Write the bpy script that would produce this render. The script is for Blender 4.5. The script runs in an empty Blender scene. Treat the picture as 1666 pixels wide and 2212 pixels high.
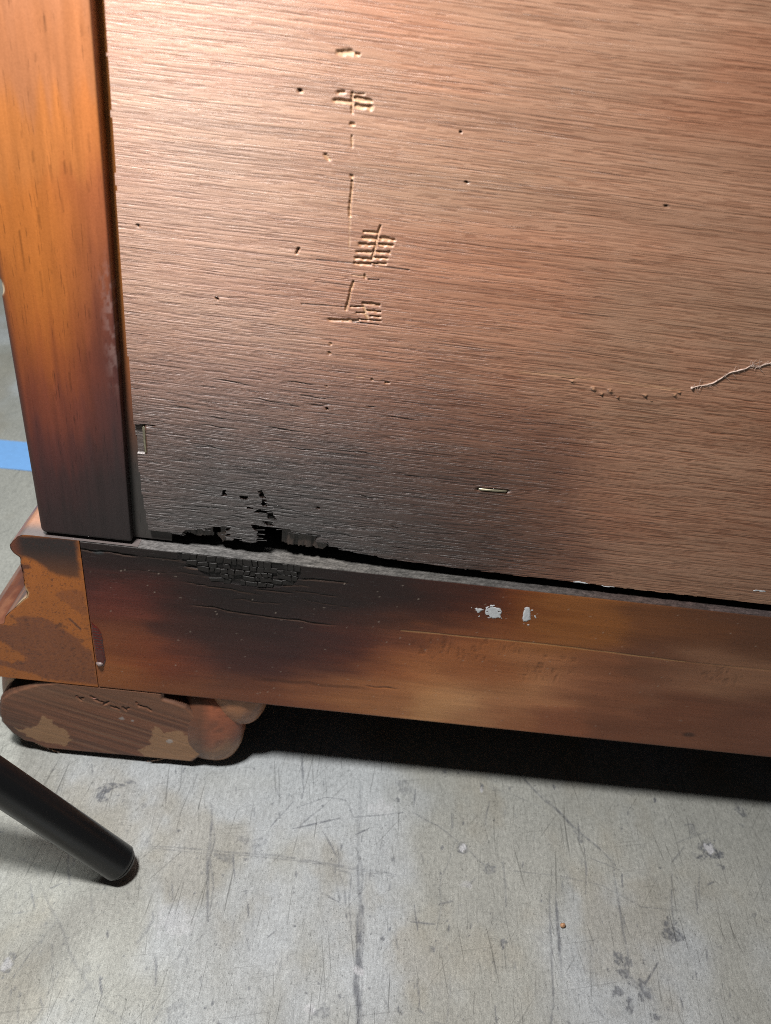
import bpy, math, random
import numpy as np
from mathutils import Matrix, Vector

random.seed(7)
rng = np.random.default_rng(11)
S = bpy.context.scene
COL = S.collection
MM = 0.001

# ------------------------------------------------------------------ camera
# camera solved from the photograph (metres; x along the dresser back, y into the dresser, z up)
PITCH, YAW, ROLL = 0.6032596153264308, 0.02978172557398856, 0.12735330819110813
CAM = np.array([0.08563636087503851, -0.2, 0.2640724316300772])
FPX, PX, PY = 1800.0, 833.0, 1106.0


def cam_rot():
    r0 = np.array([[1, 0, 0], [0, 0, -1], [0, 1, 0]], float)
    ca, sa = math.cos(PITCH), math.sin(PITCH)
    p = np.array([[1, 0, 0], [0, ca, -sa], [0, sa, ca]])
    cb, sb = math.cos(YAW), math.sin(YAW)
    y = np.array([[cb, -sb, 0], [sb, cb, 0], [0, 0, 1]])
    cc, sc = math.cos(ROLL), math.sin(ROLL)
    r = np.array([[cc, -sc, 0], [sc, cc, 0], [0, 0, 1]])
    return r @ p @ r0 @ y


R = cam_rot()
cd = bpy.data.cameras.new("camera")
cam = bpy.data.objects.new("camera", cd)
COL.objects.link(cam)
m = Matrix([list(R[0]) + [0], list(-R[1]) + [0], list(-R[2]) + [0], [0, 0, 0, 1]]).transposed()
m.translation = Vector(CAM)
cam.matrix_world = m
cd.sensor_fit = 'VERTICAL'
cd.sensor_height = 9.8
cd.lens = 9.8 * FPX / 2212.0
cd.clip_start, cd.clip_end = 0.01, 20.0
cd.dof.use_dof = True
cd.dof.focus_distance = 0.246
cd.dof.aperture_fstop = cd.lens / 1.5
S.camera = cam

# ------------------------------------------------------------------ light
W = bpy.data.worlds.new("World")
S.world = W
W.use_nodes = True
bg = W.node_tree.nodes['Background']
bg.inputs[0].default_value = (0.93, 0.97, 1.0, 1)
bg.inputs[1].default_value = 0.028
S.view_settings.view_transform = 'Standard'
S.view_settings.look = 'None'
S.view_settings.exposure = 0.0
S.view_settings.gamma = 1.0
S.cycles.use_denoising = False
S.cycles.pixel_filter_type = 'BLACKMAN_HARRIS'
S.cycles.filter_width = 1.0
S.cycles.diffuse_bounces = 1


def lamp(name, loc, aim, size, power, colour):
    l = bpy.data.lights.new(name, 'AREA')
    l.shape = 'DISK'
    l.size = size
    l.energy = power
    l.color = colour
    o = bpy.data.objects.new(name, l)
    COL.objects.link(o)
    o.location = loc
    o.rotation_euler = (Vector(aim) - Vector(loc)).to_track_quat('-Z', 'Y').to_euler()
    return o


KZ = 0.400
lamp("work_lamp", (-0.020, -0.255 * (KZ - 0.039), KZ), (0.09, -0.02, 0.10), 0.046, 1.9, (1.0, 0.985, 0.965))
lamp("ceiling_fill_lamp", (-0.75, 1.1, 1.9), (-0.3, 0.4, 0.0), 0.6, 24.0, (0.96, 1.0, 0.97))  # unseen overhead lamp, added to fill the floor behind the dresser


# ------------------------------------------------------------------ helpers
def ray(px, py):
    d = np.stack([(np.asarray(px, float) - PX) / FPX, (np.asarray(py, float) - PY) / FPX,
                  np.ones_like(np.asarray(px, float))], -1)
    return d @ R


def at_y(px, py, y=0.0):
    """point of the photo on the upright plane Y = y (mm) -> x, z in mm"""
    d = ray(px, py)
    t = (y * MM - CAM[1]) / d[..., 1]
    return (CAM[0] + d[..., 0] * t) / MM, (CAM[2] + d[..., 2] * t) / MM


def at_z(px, py, z=0.0):
    d = ray(px, py)
    t = (z * MM - CAM[2]) / d[..., 2]
    return (CAM[0] + d[..., 0] * t) / MM, (CAM[1] + d[..., 1] * t) / MM


_LAT = np.random.default_rng(5).random((16, 256, 256))


def vn(x, y, seed=0):
    x = np.asarray(x, float); y = np.asarray(y, float)
    L = _LAT[seed % 16]
    xi = np.floor(x).astype(int); yi = np.floor(y).astype(int)
    fx = x - xi; fy = y - yi
    fx = fx * fx * (3 - 2 * fx); fy = fy * fy * (3 - 2 * fy)
    a = L[xi & 255, yi & 255]; b = L[(xi + 1) & 255, yi & 255]
    c = L[xi & 255, (yi + 1) & 255]; d = L[(xi + 1) & 255, (yi + 1) & 255]
    return (a * (1 - fx) + b * fx) * (1 - fy) + (c * (1 - fx) + d * fx) * fy


def fbm(x, y, seed=0, o=4):
    s = 0; a = 0.5; n = 0
    for i in range(o):
        s = s + a * vn(x * 2 ** i + 17.3 * i, y * 2 ** i + 9.1 * i, seed + i)
        n += a; a *= 0.5
    return s / n


def sstep(a, b, x):
    t = np.clip((x - a) / (b - a), 0, 1)
    return t * t * (3 - 2 * t)


def seg_d(x, y, x0, y0, x1, y1):
    dx, dy = x1 - x0, y1 - y0
    l2 = dx * dx + dy * dy + 1e-12
    t = np.clip(((x - x0) * dx + (y - y0) * dy) / l2, 0, 1)
    return np.hypot(x - x0 - t * dx, y - y0 - t * dy), t


def poly_sd(poly, x, y):
    """signed distance, negative inside"""
    d = np.full(np.shape(x), 1e9); inside = np.zeros(np.shape(x), bool)
    n = len(poly)
    for i in range(n):
        x0, y0 = poly[i]; x1, y1 = poly[(i + 1) % n]
        d = np.minimum(d, seg_d(x, y, x0, y0, x1, y1)[0])
        c = ((y0 > y) != (y1 > y)) & (x < (x1 - x0) * (y - y0) / (y1 - y0 + 1e-12) + x0)
        inside ^= c
    return np.where(inside, -d, d)


def nw(pts, x, y, sig):
    """smooth field through control points (x, y, values...)"""
    pts = np.array(pts, float)
    k = pts.shape[1] - 2
    num = np.zeros(np.shape(x) + (k,)); den = np.full(np.shape(x), 1e-12)
    for p in pts:
        w = np.exp(-((x - p[0]) ** 2 + (y - p[1]) ** 2) / (2 * sig * sig)) + 1e-9
        num += w[..., None] * p[2:]; den += w
    r = num / den[..., None]
    return r if k > 1 else r[..., 0]


def lerp(a, b, t):
    return a + (b - a) * t


def put(col, rgb, mask):
    return col + (np.array(rgb) - col) * mask[..., None]


def raw_mesh(name, co, faces, mat, attrs=None, smooth=True):
    me = bpy.data.meshes.new(name)
    co = np.asarray(co, np.float32); faces = np.asarray(faces, np.int32)
    k = faces.shape[1]
    me.vertices.add(len(co)); me.vertices.foreach_set('co', co.ravel())
    me.loops.add(faces.size); me.loops.foreach_set('vertex_index', faces.ravel())
    me.polygons.add(len(faces))
    me.polygons.foreach_set('loop_start', np.arange(0, faces.size, k, dtype=np.int32))
    me.polygons.foreach_set('use_smooth', np.full(len(faces), smooth))
    for an, av in (attrs or {}).items():
        av = np.asarray(av, np.float32)
        if av.ndim == 2:
            a = me.attributes.new(an, 'FLOAT_COLOR', 'POINT')
            a.data.foreach_set('color', np.concatenate([av, np.ones((len(av), 1), np.float32)], 1).ravel())
        else:
            a = me.attributes.new(an, 'FLOAT', 'POINT'); a.data.foreach_set('value', av)
    me.update(calc_edges=True); me.validate()
    me.materials.append(mat)
    return me


def link(name, me, parent=None, loc=(0, 0, 0), label=None):
    o = bpy.data.objects.new(name, me)
    COL.objects.link(o)
    o.location = loc
    if parent:
        o.parent = parent
    if label:
        o['label'] = label
    return o


def sheet(name, P, mat, parent=None, attrs=None, keep=None, skirt=None, loc=(0, 0, 0), label=None, flip=False):
    """grid of points (rows, cols, 3) in mm -> mesh; keep masks cells; skirt adds thickness at every cut edge"""
    nv, nu = P.shape[:2]
    idx = np.arange(nv * nu).reshape(nv, nu)
    q = np.stack([idx[:-1, :-1], idx[:-1, 1:], idx[1:, 1:], idx[1:, :-1]], -1)
    if keep is None:
        keep = np.ones((nv - 1, nu - 1), bool)
    F = q[keep]
    co = P.reshape(-1, 3) * MM
    at = {k: np.asarray(v).reshape((-1,) + np.asarray(v).shape[2:]) for k, v in (attrs or {}).items()}
    if skirt is not None:
        kp = np.pad(keep, 1)
        ext = []
        c = kp[1:-1, 1:-1]
        for sl, (a, b) in (((slice(0, -2), slice(1, -1)), (0, 1)), ((slice(2, None), slice(1, -1)), (2, 3)),
                           ((slice(1, -1), slice(0, -2)), (3, 0)), ((slice(1, -1), slice(2, None)), (1, 2))):
            bd = c & ~kp[sl]
            qq = q[bd]
            ext.append(np.stack([qq[:, b], qq[:, a]], -1))
        e = np.concatenate(ext)
        n0 = len(co)
        co = np.concatenate([co, co, co + np.array(skirt) * MM])
        at = {k: np.concatenate([v, v, v * (0.6 if v.ndim == 2 else 1)]) for k, v in at.items()}
        F = np.concatenate([F, np.stack([e[:, 0] + n0, e[:, 1] + n0, e[:, 1] + 2 * n0, e[:, 0] + 2 * n0], -1)])
    used = np.unique(F)
    rm = np.full(len(co), -1); rm[used] = np.arange(len(used))
    F = rm[F]
    if flip:
        F = F[:, ::-1]
    me = raw_mesh(name, co[used], F, mat, {k: v[used] for k, v in at.items()})
    return link(name, me, parent, loc, label)


def box(name, lo, hi, mat, parent=None, label=None):
    lo = np.array(lo) * MM; hi = np.array(hi) * MM
    c = np.array([[x, y, z] for z in (lo[2], hi[2]) for y in (lo[1], hi[1]) for x in (lo[0], hi[0])])
    f = [[0, 2, 3, 1], [4, 5, 7, 6], [0, 1, 5, 4], [2, 6, 7, 3], [0, 4, 6, 2], [1, 3, 7, 5]]
    return link(name, raw_mesh(name, c, f, mat, smooth=False), parent, label=label)


def tube(pts, rad, n=8):
    """swept tube; pts (k,3) mm, rad (k) -> verts mm, quads"""
    pts = np.asarray(pts, float); k = len(pts)
    rad = np.broadcast_to(np.asarray(rad, float), (k,))
    tg = np.gradient(pts, axis=0); tg /= np.linalg.norm(tg, axis=1)[:, None]
    ref = np.array([0.13, 0.31, 0.94])
    V = []
    for i in range(k):
        a = np.cross(tg[i], ref); a /= np.linalg.norm(a); b = np.cross(tg[i], a)
        for j in range(n):
            t = 2 * math.pi * j / n
            V.append(pts[i] + rad[i] * (math.cos(t) * a + math.sin(t) * b))
    F = [[i * n + j, i * n + (j + 1) % n, (i + 1) * n + (j + 1) % n, (i + 1) * n + j] for i in range(k - 1) for j in range(n)]
    return np.array(V), F


# ------------------------------------------------------------------ materials
class NT:
    def __init__(self, name):
        self.m = bpy.data.materials.new(name); self.m.use_nodes = True
        self.t = self.m.node_tree; self.n = self.t.nodes
        self.b = self.n['Principled BSDF']

    def add(self, t, **kw):
        nd = self.n.new(t)
        for k, v in kw.items():
            setattr(nd, k, v)
        return nd

    def lk(self, a, b):
        self.t.links.new(a, b)

    def setin(self, sock, v):
        if hasattr(v, 'is_linked') or isinstance(v, bpy.types.NodeSocket):
            self.lk(v, sock)
        else:
            sock.default_value = v

    def coord(self):
        if not hasattr(self, '_c'):
            self._c = self.add('ShaderNodeTexCoord').outputs['Object']
        return self._c

    def noise(self, scale, loc=(0, 0, 0), detail=3, rough=0.55, dist=0.0, vec=None, rot=0.0):
        if rot:
            m0 = self.add('ShaderNodeMapping')
            m0.inputs['Rotation'].default_value = (0, 0, rot)
            self.lk(vec or self.coord(), m0.inputs[0]); vec = m0.outputs[0]
        mp = self.add('ShaderNodeMapping')
        mp.inputs['Scale'].default_value = [s * 1000 for s in scale]
        mp.inputs['Location'].default_value = loc
        self.lk(vec or self.coord(), mp.inputs[0])
        nz = self.add('ShaderNodeTexNoise')
        nz.inputs['Scale'].default_value = 1
        nz.inputs['Detail'].default_value = detail
        nz.inputs['Roughness'].default_value = rough
        nz.inputs['Distortion'].default_value = dist
        self.lk(mp.outputs[0], nz.inputs['Vector'])
        return nz.outputs['Fac']

    def mr(self, v, a, b, c, d, smooth=False):
        r = self.add('ShaderNodeMapRange', clamp=True)
        if smooth:
            r.interpolation_type = 'SMOOTHSTEP'
        self.setin(r.inputs[0], v)
        for i, x in enumerate((a, b, c, d)):
            self.setin(r.inputs[1 + i], x)
        return r.outputs[0]

    def mth(self, op, a, b=0.0):
        r = self.add('ShaderNodeMath', operation=op)
        self.setin(r.inputs[0], a); self.setin(r.inputs[1], b)
        return r.outputs[0]

    def mul(self, a, b): return self.mth('MULTIPLY', a, b)
    def sum(self, a, b): return self.mth('ADD', a, b)

    def attr(self, name, col=False):
        a = self.add('ShaderNodeAttribute', attribute_name=name)
        return a.outputs['Color' if col else 'Fac']

    def scale(self, colour, f):
        r = self.add('ShaderNodeVectorMath', operation='SCALE')
        self.setin(r.inputs[0], colour); self.setin(r.inputs['Scale'], f)
        return r.outputs[0]

    def mix(self, f, a, b):
        r = self.add('ShaderNodeMix', data_type='RGBA')
        self.setin(r.inputs[0], f); self.setin(r.inputs[6], a); self.setin(r.inputs[7], b)
        return r.outputs[2]

    def bump(self, h, dist, strength=1.0):
        b = self.add('ShaderNodeBump')
        b.inputs['Distance'].default_value = dist * MM
        self.setin(b.inputs['Strength'], strength)
        self.lk(h, b.inputs['Height'])
        self.lk(b.outputs[0], self.b.inputs['Normal'])

    def out(self, **kw):
        for k, v in kw.items():
            self.setin(self.b.inputs[k.replace('_', ' ')], v)
        return self.m


def mat_panel(name, vert=False):
    """open-pored plywood veneer: colour and char per vertex, grain grooves from stretched noise"""
    t = NT(name)
    w = t.noise((0.012, 0.012, 0.05) if not vert else (0.05, 0.05, 0.012), detail=2)
    off = t.add('ShaderNodeCombineXYZ')
    t.setin(off.inputs[0 if vert else 2], t.mul(t.sum(w, -0.5), 0.0022))
    va = t.add('ShaderNodeVectorMath', operation='ADD')
    t.lk(t.coord(), va.inputs[0]); t.lk(off.outputs[0], va.inputs[1])
    vec = va.outputs[0]

    def g(a, b, **k):
        return t.noise((b, 0.05, a) if vert else (a, 0.05, b), vec=vec, **k)
    broad = g(0.009, 0.30, detail=5, rough=0.65)
    mid = g(0.020, 1.5, detail=6, rough=0.68, loc=(3, 0, 5))
    pore = g(0.032, 3.0, detail=2, rough=0.6, loc=(9, 1, 2))
    fine = g(0.22, 6.5, detail=3, rough=0.7, loc=(1, 4, 8))
    grit = t.noise((3.5, 3.5, 3.5), detail=2)
    pm = t.mr(pore, 0.36, 0.50, 0.0, 1.0, True)          # 0 in a pore groove
    crack = t.mr(g(0.024, 1.9, detail=3, rough=0.6, loc=(5, 2, 7)), 0.33, 0.42, 0.0, 1.0, True)
    c = t.attr('col', True)
    char = t.attr('char')
    k = t.mul(t.mr(broad, 0.25, 0.75, 0.86, 1.14), t.mr(mid, 0.25, 0.75, 0.86, 1.12))
    k = t.mul(k, t.mr(pm, 0, 1, 0.86, 1.03))
    k = t.mul(k, t.mr(fine, 0.25, 0.75, 0.86, 1.14))
    k = t.mul(k, t.mr(crack, 0, 1, 0.82, 1.0))
    h = t.sum(t.mul(pm, 0.30), t.mul(mid, 0.40))
    h = t.sum(h, t.mul(crack, 0.35))
    h = t.sum(h, t.mul(fine, 0.30))
    h = t.sum(h, t.mul(grit, t.sum(0.10, t.mul(char, 0.12))))
    t.bump(h, 0.26, t.sum(0.62, t.mul(char, 0.38)))
    ro = t.sum(t.attr('rough'), t.mul(t.sum(grit, -0.5), 0.30))
    tg = t.add('ShaderNodeCombineXYZ')          # grooves spread the highlight across the grain
    tg.inputs[0 if vert else 2].default_value = 1.0
    t.lk(tg.outputs[0], t.b.inputs['Tangent'])
    t.b.inputs['Anisotropic'].default_value = 0.84
    kc = t.add('ShaderNodeCombineXYZ')          # pores go red brown rather than grey
    t.lk(k, kc.inputs[0]); t.lk(t.mth('POWER', k, 1.22), kc.inputs[1]); t.lk(t.mth('POWER', k, 1.38), kc.inputs[2])
    cc = t.add('ShaderNodeVectorMath', operation='MULTIPLY')
    t.lk(c, cc.inputs[0]); t.lk(kc.outputs[0], cc.inputs[1])
    return t.out(Base_Color=cc.outputs[0], Roughness=ro, IOR=t.mr(char, 0.1, 0.9, 1.60, 1.54), Specular_IOR_Level=t.sum(0.72, t.mul(char, 0.28)))


def mat_wood(name, axis='x', grain=1.0, orange=0.25, bumpd=0.06, pores=0.5, spec=0.5, cross=0.0):
    """varnished timber: colour, roughness and relief amount per vertex"""
    t = NT(name)
    def g(a, b, **k):
        s = {'x': (a, b, b), 'z': (b, b, a), 'y': (b, a, b)}[axis]
        return t.noise(s, **k)
    broad = g(0.012, 0.16, detail=3)
    mid = g(0.05, 0.9, detail=4, loc=(3, 1, 6))
    po = g(0.16, 2.6, detail=2, loc=(4, 8, 3))
    iso = t.noise((2.4, 2.4, 3.2) if axis == 'x' else (2.2, 2.2, 2.0), detail=5, rough=0.75)
    pm = t.mr(po, 0.28, 0.37, 0.0, 1.0, True)
    b = t.attr('relief')
    k = t.mul(t.mr(broad, 0.25, 0.75, 1 - 0.16 * grain, 1 + 0.16 * grain), t.mr(mid, 0.25, 0.75, 1 - 0.12 * grain, 1 + 0.12 * grain))
    k = t.mul(k, t.mr(pm, 0, 1, 1 - pores, 1.03))
    k = t.mul(k, t.mr(iso, 0.25, 0.75, 1 - orange, 1 + orange))
    h = t.sum(t.mul(iso, 1.0), t.mul(mid, 0.6))
    h = t.sum(h, t.mul(pm, 0.5))
    t.bump(h, bumpd, t.mr(b, 0, 1, 0.15, 1.0))
    ro = t.sum(t.attr('rough'), t.mul(t.sum(iso, -0.5), 0.22))
    return t.out(Base_Color=t.scale(t.attr('col', True), k), Roughness=ro, Specular_IOR_Level=spec)


def mat_flat(name, colour, rough=0.5, metal=0.0, noise=0.15, ns=1.5, bumpd=0.0, spec=0.5):
    t = NT(name)
    n = t.noise((ns, ns, ns), detail=4, rough=0.6)
    c = t.scale(tuple(colour), t.mr(n, 0.25, 0.75, 1 - noise, 1 + noise))
    if bumpd:
        t.bump(n, bumpd)
    return t.out(Base_Color=c, Roughness=t.mr(n, 0.2, 0.8, rough - 0.08, rough + 0.08), Metallic=metal, Specular_IOR_Level=spec)


def mat_floor():
    t = NT('sealed_concrete')
    c = t.attr('col', True)
    big = t.noise((0.018, 0.018, 0.018), detail=5, rough=0.6)
    sp = t.noise((0.9, 0.55, 0.9), detail=4, rough=0.7)
    fi = t.noise((3.0, 2.4, 3.0), detail=3, rough=0.7, loc=(2, 2, 2))
    k = t.mul(t.mr(sp, 0.28, 0.72, 0.76, 1.20), t.mr(fi, 0.25, 0.75, 0.62, 1.36))
    k = t.mul(k, t.mr(big, 0.3, 0.7, 0.92, 1.07))
    br = t.noise((1.5, 0.16, 1.5), detail=3, rough=0.65, loc=(3, 9, 1))
    k = t.mul(k, t.mr(br, 0.25, 0.75, 0.84, 1.14))
    dark = t.mr(t.noise((0.75, 0.32, 0.75), detail=4, rough=0.7, loc=(7, 3, 1)), 0.30, 0.37, 0.62, 1.0, True)
    k = t.mul(k, dark)
    cl = t.mr(t.noise((0.06, 0.05, 0.06), detail=2, loc=(1, 8, 4)), 0.35, 0.65, 0.0, 1.0)
    pit = t.mr(t.noise((1.7, 0.85, 1.7), detail=3, rough=0.6, loc=(5, 5, 9)), 0.335, 0.40, 0.0, 1.0, True)
    k = t.mul(k, t.mr(t.sum(pit, t.mul(t.mth('SUBTRACT', 1.0, cl), 0.55)), 0.0, 1.0, 0.50, 1.0))
    for ro_, lc, a_ in ((0.0, (1, 2, 3), 0.58), (0.10, (6, 2, 3), 0.66), (-0.17, (3, 7, 3), 0.66), (0.62, (8, 1, 3), 0.76), (1.35, (2, 9, 3), 0.80)):
        sc_ = t.mr(t.noise((1.25, 0.030, 1.0), detail=2, rough=0.4, loc=lc, rot=ro_), 0.272, 0.318, a_, 1.0, True)
        k = t.mul(k, sc_)
    h = t.sum(t.mul(sp, 1.0), t.mul(fi, 0.7))
    t.bump(h, 0.16)
    return t.out(Base_Color=t.scale(c, k), Roughness=t.sum(t.attr('rough'), t.mul(t.sum(sp, -0.5), 0.2)), Specular_IOR_Level=0.4)


M_PANEL = mat_panel('plywood_veneer')
M_CORE = mat_panel('plywood_core', vert=True)
M_STILE = mat_wood('varnished_stile', 'z', grain=0.8, orange=0.12, bumpd=0.035, pores=0.35)
M_RAIL = mat_wood('varnished_rail', 'x', grain=0.55, orange=0.30, bumpd=0.16, pores=0.12, spec=0.34)
M_END = mat_wood('stained_end_grain', 'z', grain=0.3, orange=0.18, bumpd=0.045, pores=0.1)
M_FOOT = mat_wood('foot_wood', 'x', grain=0.8, orange=0.2, bumpd=0.07, pores=0.2)
M_CHAR = mat_flat('charcoal', (0.015, 0.013, 0.012), 0.50, noise=0.6, ns=2.8, bumpd=0.10, spec=0.35)
M_CASE = mat_flat('dark_case_wood', (0.010, 0.007, 0.005), 0.8)
M_FLOOR = mat_floor()

# ------------------------------------------------------------------ floor
xs = np.concatenate([np.linspace(-3000, -260, 12), np.arange(-250, -44, 2.0), np.arange(-44, 262, 0.37), np.linspace(265, 3000, 14)])
ys = np.concatenate([np.linspace(-1500, -112, 8), np.arange(-104, 16, 0.36), np.arange(16, 420, 3.0), np.linspace(440, 3500, 14)])
X, Y = np.meshgrid(xs, ys)
col = np.ones(X.shape + (3,)) * np.array([0.372, 0.374, 0.342])
b1 = fbm(X * 0.022, Y * 0.016, 1); b2 = fbm(X * 0.05 + 40, Y * 0.035, 4); b3 = fbm(X * 0.16, Y * 0.07, 6)
col = put(col, (0.45, 0.475, 0.49), sstep(0.45, 0.68, b1) * 0.9)
col = put(col, (0.35, 0.33, 0.275), sstep(0.50, 0.72, b2) * 0.6)
col *= (0.90 + 0.2 * b3)[..., None]
INK = np.array([0.10, 0.108, 0.13])
near = (X > -50) & (X < 270) & (Y > -110) & (Y < 20)
dark = np.zeros(X.shape)


def fl_line(pts, w, a, seed=0, taper=True):
    """scratch on the floor through photo points; w in mm"""
    global dark
    q = [at_z(px, py) for px, py in pts]
    n = len(q) - 1
    for i in range(n):
        (x0, y0), (x1, y1) = q[i], q[i + 1]
        mk = (X > min(x0, x1) - 6) & (X < max(x0, x1) + 6) & (Y > min(y0, y1) - 6) & (Y < max(y0, y1) + 6) & near
        xx, yy = X[mk], Y[mk]
        wob = (vn(xx * 0.11, yy * 0.11, 3 + seed) - 0.5) * 1.6
        d, t = seg_d(xx + wob, yy + wob * 0.3, x0, y0, x1, y1)
        tt = (i + t) / n
        ww = w * (0.45 + 0.55 * np.sin(np.pi * np.clip(tt, 0.02, 0.98))) if taper else w
        br = sstep(0.25, 0.6, fbm(xx * 0.8, yy * 0.35, seed + 2))
        v = a * (1 - sstep(ww * 0.25, ww * 0.8, d)) * (0.35 + 0.65 * br)
        dark[mk] = np.maximum(dark[mk], v)


def fl_blob(px, py, rx, ry, a, seed=0, thr=0.45):
    global dark
    x0, y0 = at_z(px, py)
    mk = (abs(X - x0) < rx * 2.2) & (abs(Y - y0) < ry * 2.2) & near
    xx, yy = X[mk], Y[mk]
    r = np.hypot((xx - x0) / rx, (yy - y0) / ry)
    v = (1 - r) + (fbm(xx * 0.75 / max(0.6, min(rx, 2)) + seed * 7, yy * 0.6 / max(0.6, min(rx, 2)), seed) - 0.5) * 2.0
    er = 0.30 + 0.70 * sstep(0.36, 0.56, fbm(xx * 1.3 + seed, yy * 1.0, seed + 5, 2))
    dark[mk] = np.maximum(dark[mk], a * er * sstep(thr - 0.08, thr + 0.08, v))


fl_line([(455, 1740), (454, 1850), (452, 1990)], 1.0, 0.75, 1)
fl_line([(459, 1745), (459, 1860), (456, 1985)], 0.5, 0.6, 2)
fl_line([(773, 1825), (775, 1900), (776, 1990)], 1.1, 0.6, 3)
fl_line([(776, 1960), (776, 2060), (775, 2230)], 1.9, 0.9, 4, False)
fl_line([(781, 1850), (784, 2000), (783, 2230)], 0.6, 0.5, 9, False)
fl_line([(310, 1826), (600, 1848), (860, 1888)], 0.7, 0.5, 5)
fl_line([(310, 1832), (620, 1856), (860, 1894)], 0.4, 0.5, 6)
fl_line([(70, 1870), (150, 2050), (210, 2160), (285, 2215)], 0.9, 0.36, 7)
fl_line([(1075, 1618), (1180, 1730), (1270, 1810), (1330, 1870)], 0.9, 0.75, 8)
fl_line([(1160, 1700), (1255, 1800)], 0.5, 0.6, 2)
fl_line([(1320, 1850), (1345, 1990), (1360, 2100)], 0.7, 0.6, 3)
fl_line([(1203, 1930), (1206, 2000), (1213, 2110)], 1.1, 0.85, 1)
fl_line([(1185, 1930), (1188, 2060), (1194, 2180)], 0.7, 0.7, 5)
fl_line([(1091, 1850), (1091, 1960)], 0.8, 0.55, 6)
fl_line([(1265, 1830), (1268, 1930)], 0.6, 0.6, 3)
fl_line([(1452, 1880), (1455, 2010)], 0.6, 0.55, 1)
fl_line([(1510, 1870), (1512, 1950)], 0.5, 0.5, 1)
fl_line([(655, 1630), (655, 1712)], 0.8, 0.7, 4)
fl_line([(778, 1690), (776, 1830)], 1.8, 0.25, 7)
fl_line([(640, 1745), (700, 1722), (745, 1728), (765, 1765), (830, 1760), (870, 1755)], 0.35, 0.7, 2, False)
fl_line([(890, 1755), (945, 1785), (985, 1815), (1015, 1835), (1060, 1880)], 0.35, 0.7, 3, False)
fl_line([(1060, 1700), (1120, 1720), (1165, 1745)], 0.3, 0.5, 4, False)
fl_line([(985, 1815), (955, 1900), (945, 2010)], 0.4, 0.45, 8, False)
fl_line([(1100, 1880), (1190, 1890), (1300, 1912), (1385, 1960), (1470, 1965)], 0.3, 0.5, 9, False)
fl_line([(120, 1990), (70, 2060), (40, 2100)], 0.5, 0.5, 2)
fl_line([(130, 2100), (90, 2180), (50, 2230)], 0.5, 0.45, 3)
fl_line([(330, 1990), (300, 2035)], 1.6, 0.6, 3)
fl_line([(200, 2120), (175, 2145)], 1.3, 0.5, 3)
fl_line([(1150, 2020), (1245, 2090), (1290, 2105)], 0.3, 0.4, 6, False)
fl_line([(460, 2000), (400, 2060)], 0.4, 0.4, 6)
for k in range(150):        # scuffs, most of them dragged towards the dresser
    px, py = rng.uniform(-20, 1690), rng.uniform(1640, 2230)
    if py < 1640 + (px - 600) * 0.1 + 25:
        continue
    ln = rng.exponential(26) + 8
    an = rng.normal(1.5, 0.10) if rng.random() < 0.66 else rng.uniform(0, 3.1)
    fl_line([(px, py), (px + ln * math.cos(an), py + ln * math.sin(an))], rng.uniform(0.4, 0.75), rng.uniform(0.35, 0.9), k)
fl_blob(217, 1722, 3.4, 1.7, 0.85, 1, 0.3); fl_blob(222, 1705, 2.8, 3.6, 0.9, 2, 0.25); fl_blob(245, 1697, 4.6, 1.5, 0.8, 3, 0.3); fl_blob(278, 1688, 3.4, 1.0, 0.7, 6, 0.3)
fl_blob(345, 1692, 2.5, 1.2, 0.5, 4); fl_blob(310, 1740, 2.5, 1.5, 0.4, 6)
fl_blob(1535, 1843, 7.5, 6.0, 0.9, 5, 0.36); fl_blob(1550, 1868, 5, 4, 0.7, 6); fl_blob(1500, 1850, 4, 3, 0.6, 7)
fl_blob(1450, 2015, 4.0, 6.0, 0.8, 8, 0.35); fl_blob(1350, 2110, 8, 9, 0.75, 9, 0.66); fl_blob(1390, 2160, 10, 9, 0.8, 1, 0.66); fl_blob(1335, 2070, 3, 4, 0.8, 4, 0.5)
fl_blob(1250, 1810, 3, 4, 0.6, 2); fl_blob(1040, 1705, 1.2, 3.5, 0.85, 3, 0.3); fl_blob(1002, 1833, 2.6, 2.8, 0.8, 4, 0.3)
fl_blob(1060, 1880, 5, 4, 0.6, 5, 0.65); fl_blob(870, 1700, 5, 5, 0.4, 6, 0.6); fl_blob(850, 1860, 4, 4, 0.6, 7, 0.7)
fl_blob(780, 2090, 3.2, 4, 0.8, 8); fl_blob(690, 2185, 5, 4, 0.6, 9, 0.6); fl_blob(480, 1855, 5, 3, 0.55, 1, 0.6)
fl_blob(190, 2100, 4, 4, 0.3, 2, 0.5); fl_blob(380, 2190, 8, 6, 0.4, 3, 0.65); fl_blob(15, 2085, 3, 5, 0.7, 4)
fl_blob(1600, 1750, 3, 4, 0.7, 4, 0.6); fl_blob(1500, 1790, 4, 4, 0.4, 7, 0.6); fl_blob(540, 1820, 7, 5, 0.4, 7, 0.65)
for k in range(620):
    px, py = rng.uniform(-20, 1690), rng.uniform(1620, 2230)
    r = min(1.3, rng.exponential(0.24) + 0.2)
    fl_blob(px, py, r * rng.uniform(0.6, 1.1), r * rng.uniform(0.8, 1.8), rng.uniform(0.35, 0.9), k, 0.42)
dark *= 0.85
col = col * (1 - dark)[..., None] + INK * dark[..., None]


def fl_pale(px, py, rx, ry, a, seed):
    global col
    x0, y0 = at_z(px, py)
    v = (1 - np.hypot((X - x0) / rx, (Y - y0) / ry)) + (fbm(X * 0.7, Y * 0.6, seed) - 0.5) * 1.4
    col = put(col, (0.62, 0.62, 0.64), a * sstep(0.2, 0.5, v) * near)


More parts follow.
